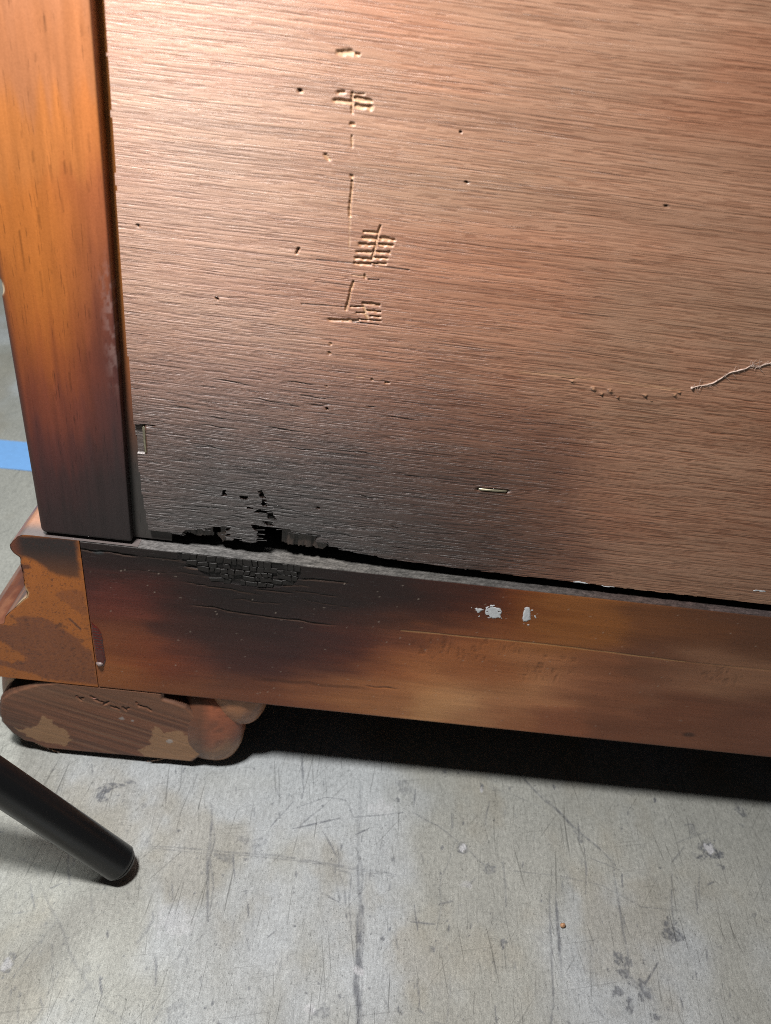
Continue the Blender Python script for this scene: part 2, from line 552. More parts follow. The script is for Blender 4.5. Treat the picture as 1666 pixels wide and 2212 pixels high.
for a in ((1002, 1830, 1.6, 2.2, 0.8, 1), (1530, 1832, 2.4, 2.6, 0.8, 2), (1040, 1703, 0.8, 2.4, 0.7, 3), (775, 2098, 3.0, 2.0, 0.6, 4),
          (670, 2180, 3, 2, 0.4, 5), (15, 2085, 1.6, 3, 0.5, 6), (820, 1745, 6, 5, 0.3, 7), (1010, 1910, 3, 2, 0.3, 3), (380, 1990, 9, 7, 0.25, 4)):
    fl_pale(*a)
rough = 0.62 - 0.18 * dark + 0.08 * (b3 - 0.5)
Z = np.zeros(X.shape) - 0.12 * dark
floor = sheet('floor', np.stack([X, Y, Z], -1), M_FLOOR, attrs={'col': col, 'rough': rough})
floor['kind'] = 'structure'

# ------------------------------------------------------------------ dresser
dresser = bpy.data.objects.new('dresser', None)
COL.objects.link(dresser)
dresser['label'] = 'scorched back of a brown wooden dresser on a bun foot, its plywood burnt through'
dresser['category'] = 'dresser'

# ---- back panel -----------------------------------------------------
RIGHT = 300.0


def yp(x, z):
    return 2.3 - 0.9 * np.clip((x - 20) / 195, 0, 1.3) + 2.2 * np.clip((z - 150) / 110, 0, 2)


def at_p(px, py):
    y = np.full(np.shape(px), 2.0)
    for _ in range(3):
        x, z = at_y(px, py, y); y = yp(x, z)
    return x, z


def C2(x, y): return at_p(271.16 + np.asarray(x) * 0.3255, 976.2 + np.asarray(y) * 0.3255)
def C4(x, y): return at_p((1200 + np.asarray(x) * 0.31646) * 0.54232, (100 + np.asarray(y) * 0.31646) * 0.54232)
def C5(x, y): return at_p((1200 + np.asarray(x) * 0.3618) * 0.54232, (800 + np.asarray(y) * 0.3618) * 0.54232)
def C6(x, y): return at_p((1900 + np.asarray(x) * 0.70348) * 0.54232, (1300 + np.asarray(y) * 0.70348) * 0.54232)


def pl(f, pts):
    a = np.array(pts, float)
    x, z = f(a[:, 0], a[:, 1])
    return np.stack([x, z], -1)


xs = np.concatenate([np.arange(18, 30, 0.4), np.arange(30, 66, 0.28), np.arange(66, 72, 0.35), np.arange(72, 101, 0.2),
                     np.arange(101, 222, 0.5), np.linspace(223, RIGHT, 20)])
zs = np.concatenate([np.arange(103, 264, 0.185), np.arange(264, 290, 0.6), np.linspace(292, 430, 12)])
X, Z = np.meshgrid(xs, zs)
PXW = 0.157                         # mm covered by one photo pixel here
depth = np.zeros(X.shape); rawm = np.zeros(X.shape); mark_shade = np.zeros(X.shape)


def carve(f, x0, y0, x1, y1, w, dp=0.55, raw=0.75, dk=0.0, flat=0.35, seed=0):
    """gouge along a segment, w = full width in mm"""
    ax, az = f(x0, y0); bx, bz = f(x1, y1)
    r = w / 2
    mk = (X > min(ax, bx) - 2 * r - 1) & (X < max(ax, bx) + 2 * r + 1) & (Z > min(az, bz) - 2 * r - 1) & (Z < max(az, bz) + 2 * r + 1)
    xx, zz = X[mk], Z[mk]
    jx = (vn(xx * 1.6, zz * 1.6, seed) - 0.5) * r * 0.7
    d, t = seg_d(xx + jx, zz + (vn(xx * 1.3, zz * 2, seed + 3) - 0.5) * r * 0.7, ax, az, bx, bz)
    v = 1 - sstep(r * flat, r * 1.05, d)
    depth[mk] = np.maximum(depth[mk], dp * v)
    rawm[mk] = np.maximum(rawm[mk], raw * 0.8 * (1 - sstep(r * 0.6, r * 1.0, d)))
    mark_shade[mk] = np.maximum(mark_shade[mk], dk * (1 - sstep(r * 0.6, r * 1.2, d)))


S4 = 0.1716 * PXW * 0.78; S5 = 0.1962 * PXW * 0.74
for i, g in enumerate([(480, 335, 640, 345, 66), (690, 360, 725, 366, 45), (460, 850, 540, 842, 40), (440, 950, 630, 965, 64), (645, 850, 645, 1100, 34),
                       (680, 925, 880, 950, 60), (690, 1010, 870, 1040, 66), (635, 862, 800, 868, 24), (632, 1240, 655, 1246, 50), (640, 1395, 645, 1530, 24),
                       (310, 1640, 348, 1690, 50), (635, 1905, 640, 1908, 56), (645, 1960, 620, 2212, 30), (0, 828, 8, 835, 40)]):
    carve(C4, *g[:4], max(0.42, g[4] * S4), dp=0.42 if g[4] > 28 else 0.3, seed=i)
for i, g in enumerate([(540, 0, 535, 170, 34), (870, 275, 780, 640, 36), (700, 340, 830, 350, 52), (680, 410, 815, 425, 54), (655, 478, 800, 490, 52),
                       (620, 560, 765, 572, 50), (600, 628, 770, 645, 52), (595, 688, 760, 700, 48), (880, 410, 1020, 428, 56), (865, 484, 1000, 494, 50),
                       (835, 560, 970, 572, 50), (790, 625, 945, 637, 46), (780, 688, 925, 697, 40), (700, 815, 705, 850, 34), (575, 890, 555, 960, 40),
                       (555, 960, 495, 1200, 38), (690, 1125, 860, 1148, 50), (545, 1165, 690, 1168, 30), (730, 1212, 870, 1220, 40), (610, 1232, 700, 1240, 30),
                       (760, 1268, 870, 1278, 30), (310, 1305, 440, 1312, 50), (455, 1315, 630, 1318, 50), (640, 1303, 880, 1325, 26),
                       (325, 1575, 325, 1582, 44), (315, 1672, 316, 1684, 42), (778, 1966, 785, 1976, 40), (935, 2005, 965, 2008, 34), (278, 2040, 283, 2043, 28)]):
    carve(C5, *g[:4], max(0.38, g[4] * S5 * 0.92), dp=0.42, seed=i + 20)
carve(C5, 690, 1165, 735, 1305, 0.9, dp=0.25, raw=1.0)
carve(C5, 535, 170, 530, 540, 0.5, dp=0.06, raw=0.55)
carve(C5, 570, 818, 700, 835, 0.7, dp=0.12, raw=0.4)
carve(C5, 610, 1940, 690, 1945, 0.5, dp=0.08, raw=0.8)
for g in ((170, 650, 590, 688), (760, 710, 1190, 765), (740, 866, 860, 872), (560, 1335, 850, 1365), (160, 892, 540, 935), (0, 1135, 500, 1170)):
    carve(C5, *g, 0.34, dp=0.16, raw=0, dk=0.75)
for px, py in ((298, 488), (469, 646), (648, 196), (1008, 394), (1440, 446), (688, 1098), (707, 884), (995, 286)):
    w = 0.72 if px != 995 else 0.5
    carve(at_p, px - 1, py - 1, px + 1, py + 1, w, dp=0.9, raw=0.5, dk=0.75, seed=int(px))
carve(at_p, 640, 547, 646, 536, 0.6, dp=0.8, raw=0.5, dk=0.5)
# pale scar and the row of raised nibs under it
for (a, b, c, d) in ((240, 262, 460, 275), (460, 275, 700, 305), (700, 305, 900, 328), (900, 328, 1150, 362)):
    carve(C6, a, b, c, d, 0.95, dp=0.06, raw=0.42, flat=0.2)
carve(C6, 480, 290, 560, 298, 0.3, dp=0.2, raw=0, dk=0.7)
NIBS = ((542, 312, 9), (660, 352, 14), (706, 383, 9), (755, 365, 12), (800, 402, 8), (952, 390, 11), (1120, 388, 10), (990, 424, 5), (1145, 372, 7))
for nx, ny, r in NIBS:
    cx, cz = C6(nx, ny); rr = r * 0.3815 * PXW * 0.8
    d = np.hypot((X - cx) + 0.5 * (Z - cz), (Z - cz) * 0.75)
    depth -= 0.45 * (1 - sstep(rr * 0.2, rr, d))
    rawm = np.maximum(rawm, 0.35 * (1 - sstep(rr * 0.3, rr, d)))
    mark_shade = np.maximum(mark_shade, 0.7 * sstep(rr * 0.75, rr * 1.0, d) * (1 - sstep(rr * 1.05, rr * 1.5, d)) * (Z < cz + 0.2) * (X < cx + 0.1))
# staple recesses
carve(at_p, 1034, 1057, 1096, 1062, 1.15, dp=0.55, raw=0.0, dk=0.35, flat=0.6)
sx0, sz0 = at_p(301, 918); sx1, sz1 = at_p(314, 981)
rec = (X < sx1 + 0.4) & (Z < sz0) & (Z > sz1)
depth[rec] = 0.9; mark_shade[rec] = np.maximum(mark_shade[rec], 0.85)  # recess colour darkened as well, painted shade around the staple
carve(at_p, 303, 918, 332, 920, 0.45, dp=0.6, raw=0, dk=0.8)

# char: how burnt the veneer is, from points read off the photograph
CH = [(300, 520, .03), (300, 650, .06), (300, 760, .20), (450, 760, .16), (600, 760, .13), (750, 760, .10), (900, 750, .04), (1100, 740, .0), (1350, 740, 0),
      (1600, 700, 0), (450, 640, .03), (600, 650, .03), (750, 650, .02), (300, 850, .40), (450, 850, .42), (600, 850, .38), (750, 850, .36), (900, 870, .36),
      (1040, 860, .28), (1130, 850, .16), (1230, 860, .06), (1330, 880, .0), (1480, 860, 0), (1620, 860, 0),
      (330, 950, .60), (500, 950, .62), (700, 950, .58), (900, 960, .54), (1100, 960, .47), (1190, 950, .42), (1270, 985, .20), (1340, 985, .03), (1440, 980, 0), (1600, 980, 0),
      (340, 1060, .74), (500, 1060, .85), (600, 1060, .88), (750, 1060, .76), (900, 1070, .66), (1050, 1070, .58), (1180, 1070, .45), (1265, 1085, .22), (1340, 1085, .04), (1460, 1080, 0), (1620, 1080, 0),
      (400, 1140, .9), (550, 1150, 1), (700, 1150, .95), (850, 1180, .85), (1000, 1180, .72), (1130, 1190, .58), (1220, 1215, .38), (1300, 1220, .10), (1400, 1240, 0), (1600, 1270, 0),
      (300, 200, 0), (700, 200, 0), (1200, 300, 0), (1600, 300, 0), (800, 500, 0), (1200, 560, 0), (1600, 560, 0)]
pts = [(*[float(v) for v in at_p(a, b)], c) for a, b, c in CH]
wx = X + (fbm(X * 0.06, Z * 0.12, 2) - 0.5) * 14; wz = Z + (fbm(X * 0.05 + 9, Z * 0.10, 5) - 0.5) * 10
char = nw(pts, wx, wz, 8.5)
char = np.clip(char * (0.9 + 0.2 * fbm(X * 0.12, Z * 0.7, 7)), 0, 1)
TAN = np.array([0.395, 0.216, 0.137])
hue = fbm(X * 0.018, Z * 0.045, 3); st = fbm(X * 0.012, Z * 0.32, 9)
col = np.ones(X.shape + (3,)) * TAN
col = put(col, (0.385, 0.172, 0.098), sstep(0.42, 0.7, hue) * 0.7)
col = put(col, (0.355, 0.205, 0.130), sstep(0.5, 0.75, fbm(X * 0.02 + 30, Z * 0.05, 8)) * 0.7)
col *= (0.84 + 0.32 * st)[..., None]
# burn colours: tan -> red brown -> dark brown -> black
b1 = sstep(0.0, 0.34, char); b2 = sstep(0.22, 0.72, char); b3 = sstep(0.55, 1.0, char)
col = put(col, (0.200, 0.090, 0.055), b1 * 0.85)
col = put(col, (0.078, 0.036, 0.024), b2)
col = put(col, (0.024, 0.016, 0.014), b3)
rawcol = np.array([0.58, 0.35, 0.19])
col = put(col, rawcol, rawm * (1 - 0.55 * char))
col = put(col, (0.05, 0.028, 0.02), mark_shade)
rough = 0.47 - 0.01 * b1 - 0.02 * b2 + 0.25 * rawm
# open pores: short grooves along the grain, deeper low down where the heat has dried the veneer
pore = np.zeros(X.shape)
NP = 9500
gx = rng.uniform(14, 232, NP); gz = rng.uniform(103, 263, NP)
gl = np.exp(rng.normal(1.75, 0.55, NP)); ga = rng.uniform(0.35, 1.0, NP) ** 1.3; gw = rng.uniform(0.10, 0.19, NP)
gs = rng.normal(-0.004, 0.006, NP)
for k in range(NP):
    i0, i1 = np.searchsorted(zs, (gz[k] - 0.7, gz[k] + 0.7)); j0, j1 = np.searchsorted(xs, (gx[k] - gl[k] / 2, gx[k] + gl[k] / 2))
    if j1 - j0 < 2 or i1 <= i0:
        continue
    xx = xs[None, j0:j1]; zz = zs[i0:i1, None]
    mid = gz[k] + (xx - gx[k]) * gs[k] + (vn(xx * 0.35, xx * 0 + k * 0.37, 2) - 0.5) * 0.28 + (fbm(xx * 0.02, xx * 0 + gz[k] * 0.02, 5, 2) - 0.5) * 1.5
    e = np.clip((1 - np.abs(xx - gx[k]) / (gl[k] / 2)) * 3.5, 0, 1)
    v = ga[k] * e * np.exp(-((zz - mid) / gw[k]) ** 2)
    pore[i0:i1, j0:j1] = np.maximum(pore[i0:i1, j0:j1], v)
zone = 0.72 + 0.33 * sstep(225, 165, Z)
zone *= 0.75 + 0.5 * fbm(X * 0.03, Z * 0.06, 12)
depth = depth + (0.105 + 0.085 * char) * zone * pore * (rawm < 0.3)
pd_ = pore * zone
col = col * (1 - pd_[..., None] * np.array([0.44, 0.55, 0.60]))
# long drying cracks in the charred part
for k in range(36):
    px, py = rng.uniform(330, 900), rng.uniform(820, 1190)
    cx, cz = [float(v) for v in at_p(px, py)]
    ln = rng.uniform(3, 16)
    mk = (abs(X - cx) < ln) & (abs(Z - cz) < 2)
    xx, zz = X[mk], Z[mk]
    d, t = seg_d(xx, zz + (vn(xx * 0.3, zz * 0.1 + k, k) - 0.5) * 0.8, cx - ln / 2, cz, cx + ln / 2, cz - 0.1)
    v = 1 - sstep(0.06, 0.24, d)
    v *= np.sin(np.pi * np.clip(t, 0.02, 0.98))
    depth[mk] = np.maximum(depth[mk], 0.25 * v); col[mk] = col[mk] * (1 - 0.7 * v[..., None])

# what is burnt away
OUT = [(120, 515), (250, 534), (370, 552), (383, 536), (395, 521), (510, 514), (513, 527), (530, 527), (532, 512), (572, 505), (576, 500), (692, 498), (692, 515),
       (662, 521), (664, 540), (690, 545), (690, 552), (664, 560), (664, 588), (700, 591), (715, 592), (718, 579), (768, 581), (770, 599), (850, 607), (890, 599), (868, 588), (885, 570),
       (872, 556), (880, 530), (868, 518), (880, 492), (1030, 511), (1090, 515), (1095, 534), (1200, 548), (1300, 558), (1260, 574), (1263, 601),
       (1350, 606), (1346, 628), (1400, 632), (1440, 655), (1510, 667), (1580, 682), (1666, 690)]
tail = [(820, 1206), (920, 1219), (1000, 1229), (1110, 1243), (1238.6, 1258), (1400, 1277), (1666, 1307.5), (1900, 1336), (2400, 1395)]
bot = np.concatenate([pl(C2, OUT), pl(at_p, tail)])
bot[0][0] = 15
poly = [tuple(p) for p in bot] + [(400, 60), (0, 60)]
jx = X + (vn(X * 0.9, Z * 2.2, 4) - 0.5) * 0.5; jz = Z + (vn(X * 0.5, Z * 1.5, 6) - 0.5) * 0.35
gone = poly_sd(poly, jx, jz) < 0
HOLES = [[(760, 295), (815, 297), (812, 312), (790, 318), (765, 310)], [(905, 330), (945, 345), (930, 362), (903, 352)],
         [(880, 386), (970, 399), (965, 412), (930, 408), (915, 412), (855, 400)], [(905, 252), (914, 285), (930, 310), (905, 306), (892, 290)],
         [(948, 400), (975, 405), (985, 425), (1000, 450), (975, 450), (945, 440)], [(910, 460), (945, 461), (970, 469), (975, 491), (940, 486)],
         [(838, 480), (880, 485), (875, 512), (860, 520), (850, 512)], [(654, 254), (664, 254), (662, 275), (670, 286), (640, 288)],
         [(800, 367), (822, 367), (850, 380), (810, 377)], [(880, 262), (900, 262), (905, 275), (885, 272)], [(915, 318), (938, 318), (934, 328), (915, 328)]]
for h in HOLES:
    p = pl(C2, h)
    mk = (X > p[:, 0].min() - 1) & (X < p[:, 0].max() + 1) & (Z > p[:, 1].min() - 1) & (Z < p[:, 1].max() + 1)
    gone[mk] |= poly_sd([tuple(q) for q in p], jx[mk], jz[mk]) < 0
lx, lz = at_p(np.array([222., 246., 270., 288., 305., 319.]), np.array([0., 350., 705., 920., 1060., 1145.]))
left = np.interp(Z, lz[::-1], lx[::-1]) + 0.12 * (vn(X * 0, Z * 0.5, 3) - 0.5)
gone |= X < left
kv = ~gone
keep = kv[:-1, :-1] & kv[1:, :-1] & kv[:-1, 1:] & kv[1:, 1:]
Yv = yp(X, Z) + depth
edge = (poly_sd(poly, X, Z) < 0.5)
back_panel = sheet('back_panel', np.stack([X, Yv, Z], -1), M_PANEL, dresser, {'col': col, 'char': char, 'rough': rough}, keep, skirt=(0, 0.75, 0))

# core ply behind the veneer, vertical grain, seen where the face is burnt off
CORE = [(120, 512), (370, 546), (388, 553), (520, 570), (580, 574), (588, 556), (640, 601), (670, 607), (676, 566), (870, 572), (874, 500), (1030, 514), (1029, 624), (1100, 633),
        (1265, 649), (1310, 656), (1342, 641), (1345, 612), (1500, 645), (1666, 690)]
xs = np.arange(20.5, 95, 0.25); zs = np.arange(103, 134, 0.25)
X, Z = np.meshgrid(xs, zs)
cp = [tuple(p) for p in pl(C2, CORE)] + [(400, 60), (0, 60)]
jx = X + (vn(X * 2.2, Z * 0.6, 4) - 0.5) * 0.5; jz = Z + (vn(X * 1.8, Z * 0.5, 6) - 0.5) * 0.9
gone = poly_sd(cp, jx, jz) < 0
for h in ([(578, 518), (600, 510), (628, 510), (628, 540), (596, 562), (580, 545)],):
    gone |= poly_sd([tuple(p) for p in pl(C2, h)], jx, jz) < 0
kv = ~gone
keep = kv[:-1, :-1] & kv[1:, :-1] & kv[:-1, 1:] & kv[1:, 1:]
colv = sstep(0.35, 0.5, vn(X * 0.85, Z * 0.05, 2)); fine = vn(X * 2.4, Z * 0.25, 8)
col = np.ones(X.shape + (3,)) * np.array([0.050, 0.034, 0.027])
col = put(col, (0.020, 0.013, 0.010), (1 - colv) * 0.85)
col *= (0.6 + 0.8 * fine)[..., None]
sheet('core_ply', np.stack([X, yp(X, Z) + 0.85 + 0.7 * (1 - colv) + 0.25 * fine, Z], -1), M_CORE, back_panel,
      {'col': col, 'char': np.full(X.shape, 0.8), 'rough': np.full(X.shape, 0.6)}, keep, skirt=(0, 1.2, 0))

# splinters of burnt veneer left standing along the tear
for k, (a, b, ln, w, ty) in enumerate([(884, 520, 42, 9, -4), (872, 548, 55, 7, 2), (884, 575, 30, 6, 3), (890, 590, 48, 6, 1), (688, 505, -26, 8, 2), (664, 552, -30, 7, -2), (940, 350, 26, 6, 0),
                                       (900, 408, 40, 6, 2), (968, 405, -30, 7, 1), (975, 448, -34, 6, 2), (1030, 516, -30, 8, 2), (1100, 541, 60, 7, 4), (1210, 553, 80, 7, 4), (1300, 562, -60, 6, -2),
                                       (1350, 612, -44, 7, -2), (378, 545, 20, 8, 4), (520, 520, 46, 8, 2), (1440, 652, 70, 6, 5), (1590, 680, 60, 7, 6), (770, 590, 40, 7, 3), (330, 546, 60, 6, 6)]):
    (ax_, az_), (bx_, bz_) = [[float(v) for v in C2(*q)] for q in ((a, b), (a + ln, b + ty + ln * 0.05))]
    h0 = w * 0.3255 * PXW * 0.5; y0 = float(yp(ax_, az_))
    ys_ = rng.uniform(-0.25, 0.2)
    Vv = []
    for f, hh in ((-0.35, 1.0), (0.45, 0.9), (0.8, 0.5), (1.0, 0.1)):
        cx_, cz_ = ax_ + (bx_ - ax_) * f, az_ + (bz_ - az_) * f
        yy_ = y0 + 0.15 + ys_ * max(f, 0)
        Vv += [(cx_, yy_, cz_ + h0 * hh), (cx_, yy_ - 0.12, cz_), (cx_, yy_, cz_ - h0 * hh), (cx_, yy_ + 0.45, cz_)]
    Fq = [[i * 4 + j, i * 4 + (j + 1) % 4, (i + 1) * 4 + (j + 1) % 4, (i + 1) * 4 + j] for i in range(3) for j in range(4)] + [[0, 1, 2, 3], [12, 15, 14, 13]]
    link('splinter', raw_mesh('splinter', np.array(Vv) * MM, Fq, M_CHAR, smooth=False), back_panel)

M_STEEL = mat_flat('dull_staple_wire', (0.42, 0.38, 0.27), 0.42, metal=0.85, noise=0.25, ns=1.2)


def staple(px0, py0, px1, py1, lift, rad):
    ax, az = [float(v) for v in at_p(px0, py0)]; bx, bz = [float(v) for v in at_p(px1, py1)]
    a = np.array([ax, float(yp(ax, az)), az]); b = np.array([bx, float(yp(bx, bz)), bz])
    inn = np.array([0, 1.0, 0])
    pt = [a + inn * 2.5, a + inn * (lift + 0.25), a + (b - a) * 0.05 + inn * lift, (a + b) / 2 + inn * (lift - 0.05), b + (a - b) * 0.05 + inn * lift, b + inn * (lift + 0.25), b + inn * 2.5]
    V, F = tube(pt, rad, 8)
    return link('staple', raw_mesh('staple', V * MM, F, M_STEEL), back_panel)


staple(1035, 1057, 1095, 1062, 0.14, 0.36)
staple(309.5, 921, 314.5, 979, 0.30, 0.40)
# pale paint left along the bottom edge of the panel
M_PAINT = mat_flat('white_paint', (0.62, 0.64, 0.66), 0.45, noise=0.14, ns=1.6, bumpd=0.05)


def ragged(name, polys, f, surf, n, up, mat, parent, res=0.18, jit=0.6, holes=0.0, rid=None, attrs=False, seed=0):
    """thin ragged patch standing proud of an upright surface; polys in photo coordinates"""
    pp = [pl(f, p) for p in polys]
    allp = np.concatenate(pp)
    x0, z0 = allp.min(0) - 0.6; x1, z1 = allp.max(0) + 0.6
    X, Z = np.meshgrid(np.arange(x0, x1, res), np.arange(z0, z1, res))
    jx = X + (fbm(X * 1.1, Z * 1.1, 3 + seed) - 0.5) * jit * 2; jz = Z + (fbm(X * 1.1 + 7, Z * 1.1, 5 + seed) - 0.5) * jit * 2
    sd = np.full(X.shape, 9.0)
    for p in pp:
        sd = np.minimum(sd, poly_sd([tuple(q) for q in p], jx, jz))
    kv = sd < 0
    if holes:
        kv &= ~((fbm(X * 0.9, Z * 2.2, 9 + seed) < holes) & (sd > -0.9))
    keep = kv[:-1, :-1] & kv[1:, :-1] & kv[:-1, 1:] & kv[1:, 1:]
    hgt = up * sstep(0, -0.5, sd)
    if rid is not None:
        hgt = hgt + rid(X, Z, sd)
    P = np.stack([X, surf(X, Z) - 0.03 - hgt, Z], -1)
    return sheet(name, P, mat, parent, None, keep, skirt=(0, 0.2 + up * 0.3, 0))


ragged('paint_fleck', [[(1232, 1257), (1250, 1255.5), (1285, 1261), (1262, 1261)], [(1296, 1264), (1330, 1268), (1335, 1270), (1300, 1267)]], at_p, yp, 0, 0.12, M_PAINT, back_panel, jit=0.25)
ragged('paint_fleck', [[(1622, 1274), (1655, 1276), (1654, 1279), (1626, 1277)]], at_p, yp, 0, 0.08, M_PAINT, back_panel, jit=0.5)

# ---- inner strip the panel is stapled to ----------------------------
zs = np.concatenate([np.arange(104.2, 250, 0.8), np.linspace(252, 430, 8)])
us = np.linspace(12, 27.5, 22)
X, Z = np.meshgrid(us, zs)
col = np.ones(X.shape + (3,)) * np.array([0.36, 0.13, 0.03])
k = sstep(215, 140, Z)
col = put(col, (0.13, 0.04, 0.022), sstep(190, 150, Z) * 0.8)
col = put(col, (0.045, 0.04, 0.037), sstep(160, 125, Z))
sheet('inner_strip', np.stack([X, 3.65 + 2.3 * np.clip((Z - 150) / 110, 0, 2), Z], -1), M_STILE, dresser,
      {'col': col, 'rough': np.full(X.shape, 0.5), 'relief': np.full(X.shape, 0.6)}, skirt=(0, 8, 0))

# ---- stile ----------------------------------------------------------
def ys(z): return 0.6 + 0 * z


(xr1, zr1), (xr0, zr0) = at_y(283.2, 1168.5, 0.6), at_y(194, 0, 0.6)
(xl1, zl1), (xl0, zl0) = at_y(84.6, 1136.6, 0.6), at_y(11, 705, 0.6)
prof = [(0, 22), (0, 3.2)] + [(1.6 - 1.6 * math.cos(a), 1.6 - 1.6 * math.sin(a)) for a in np.linspace(0.1, math.pi / 2, 6)]
wid = xr1 - xl1
prof += [(x, 0) for x in np.arange(2.2, wid - 0.5, 0.45)] + [(wid - 0.4, 0), (wid - 0.1, 0.1), (wid, 0.45), (wid, 4), (wid, 14)]
prof = np.array(prof)
tz = np.concatenate([[0, 0], np.arange(0.6, 160, 0.6), np.linspace(162, 326, 8)])
U = np.broadcast_to(prof[:, 0], (len(tz), len(prof))); D = np.broadcast_to(prof[:, 1], U.shape).copy()
Zb = 104.7 + 2.2 * (1 - np.sqrt(1 - np.clip(1 - U / 2.2, 0, 1) ** 2)) * 0.8
Zg = Zb + tz[:, None] * (1 - 0 * U)
D[0] = 20
Zg = np.where(tz[:, None] > 3, 104.7 + tz[:, None], lerp(Zb, 107.7, np.clip(tz[:, None] / 3.0, 0, 1)))
X = (xl1 + (xl0 - xl1) * (Zg - zl1) / (zl0 - zl1)) + U + ((xr0 - xr1) / (zr0 - zr1) - (xl0 - xl1) / (zl0 - zl1)) * (Zg - zr1) * U / wid
SC = [(20, -60, .36, .165, .072), (150, -60, .36, .165, .07), (20, 100, .37, .163, .065), (120, 100, .37, .16, .06), (190, 100, .36, .15, .05),
      (20, 300, .42, .165, .04), (120, 300, .42, .165, .04), (200, 300, .40, .15, .04), (20, 480, .42, .15, .028), (120, 480, .42, .15, .028), (190, 450, .36, .12, .03), (225, 470, .24, .08, .04),
      (15, 620, .34, .115, .022), (100, 620, .42, .15, .025), (170, 600, .40, .135, .025), (215, 600, .24, .075, .03), (243, 620, .12, .045, .04), (245, 700, .04, .024, .03),
      (20, 700, .24, .07, .02), (70, 700, .41, .14, .022), (140, 700, .36, .115, .022), (200, 700, .24, .065, .025), (30, 780, .15, .042, .02), (90, 780, .34, .105, .02),
      (150, 790, .26, .07, .022), (210, 790, .14, .04, .024), (252, 780, .03, .02, .024), (45, 870, .13, .036, .02), (110, 880, .21, .058, .024), (170, 880, .16, .045, .026), (235, 880, .06, .028, .026),
      (65, 960, .09, .030, .024), (130, 960, .105, .034, .026), (220, 960, .05, .026, .024), (75, 1040, .055, .024, .022), (150, 1050, .05, .025, .023), (240, 1050, .032, .023, .022),
      (100, 1120, .036, .021, .020), (180, 1130, .030, .022, .021), (260, 1140, .028, .022, .021)]
pts = [(*[float(v) for v in at_y(a, b, 0.6)], *c) for a, b, *c in SC]
jz = Zg + (fbm(X * 0.5, Zg * 0.05, 3) - 0.5) * 16
col = nw(pts, X, jz, 5.2) * np.array([0.86, 0.75, 0.80])
lines = fbm(X * 0.9, Zg * 0.035, 6)
col *= (0.82 + 0.36 * lines)[..., None]
for k in range(34):
    cx = rng.uniform(xl1 + 2, xr1 - 1); cz = rng.uniform(150, 262); ln = rng.uniform(1.5, 6)
    d, t = seg_d(X + (Zg - cz) * 0.02, Zg, cx, cz - ln / 2, cx, cz + ln / 2)
    col *= (1 - rng.uniform(0.15, 0.42) * (1 - sstep(0.05, 0.28, d)))[..., None]
# dulled bloom along the right edge and dark rubbed left edge
bl = (1 - sstep(0.5, 4.0, wid - U)) * sstep(150, 168, Zg) * (1 - sstep(182, 196, Zg)) * sstep(0.45, 0.62, fbm(X * 1.1, Zg * 0.6, 9))
col = put(col, (0.30, 0.20, 0.18), bl * 0.38)
col = put(col, (0.05, 0.022, 0.018), (1 - sstep(0.6, 2.4, U)) * 0.75 * (1 - sstep(190, 215, Zg)))
nick = (1 - sstep(0.8, 1.6, np.hypot(U, (Zg - float(at_y(3, 621, 0.6)[1])) * 0.6)))
col = put(col, (0.55, 0.42, 0.28), nick)
sheet('stile', np.stack([X + 0.5 * nick, ys(Zg) + D, Zg], -1), M_STILE, dresser,
      {'col': col, 'rough': 0.40 + 0.12 * sstep(170, 110, Zg) + 0.15 * bl, 'relief': 0.35 + 0.65 * sstep(190, 130, Zg)})

# ---- base rail ------------------------------------------------------
prof = [(30, 39.2), (0.5, 39.2), (0.12, 39.35), (0, 39.7)] + [(0, z) for z in np.arange(40.05, 102.3, 0.33)] + [(0.0, 102.5), (0.10, 102.85), (0.35, 103.05), (0.75, 103.1)] + \
       [(y, 103.1 + 0.006 * y) for y in np.arange(1.1, 9, 0.35)] + [(12, 103.15), (22, 103.2), (22, 60)]
prof = np.array(prof)
arc = np.concatenate([[0], np.cumsum(np.hypot(*np.diff(prof, axis=0).T))])
xs = np.concatenate([np.arange(0.30, 218, 0.42), np.linspace(219, RIGHT, 24)])
X = np.broadcast_to(xs, (len(prof), len(xs))).copy()
Yr = np.broadcast_to(prof[:, :1], X.shape).copy(); Zr = np.broadcast_to(prof[:, 1:], X.shape).copy()
V = Zr + Yr * (Zr > 102.6)             # unrolled height
front = Zr < 102.7
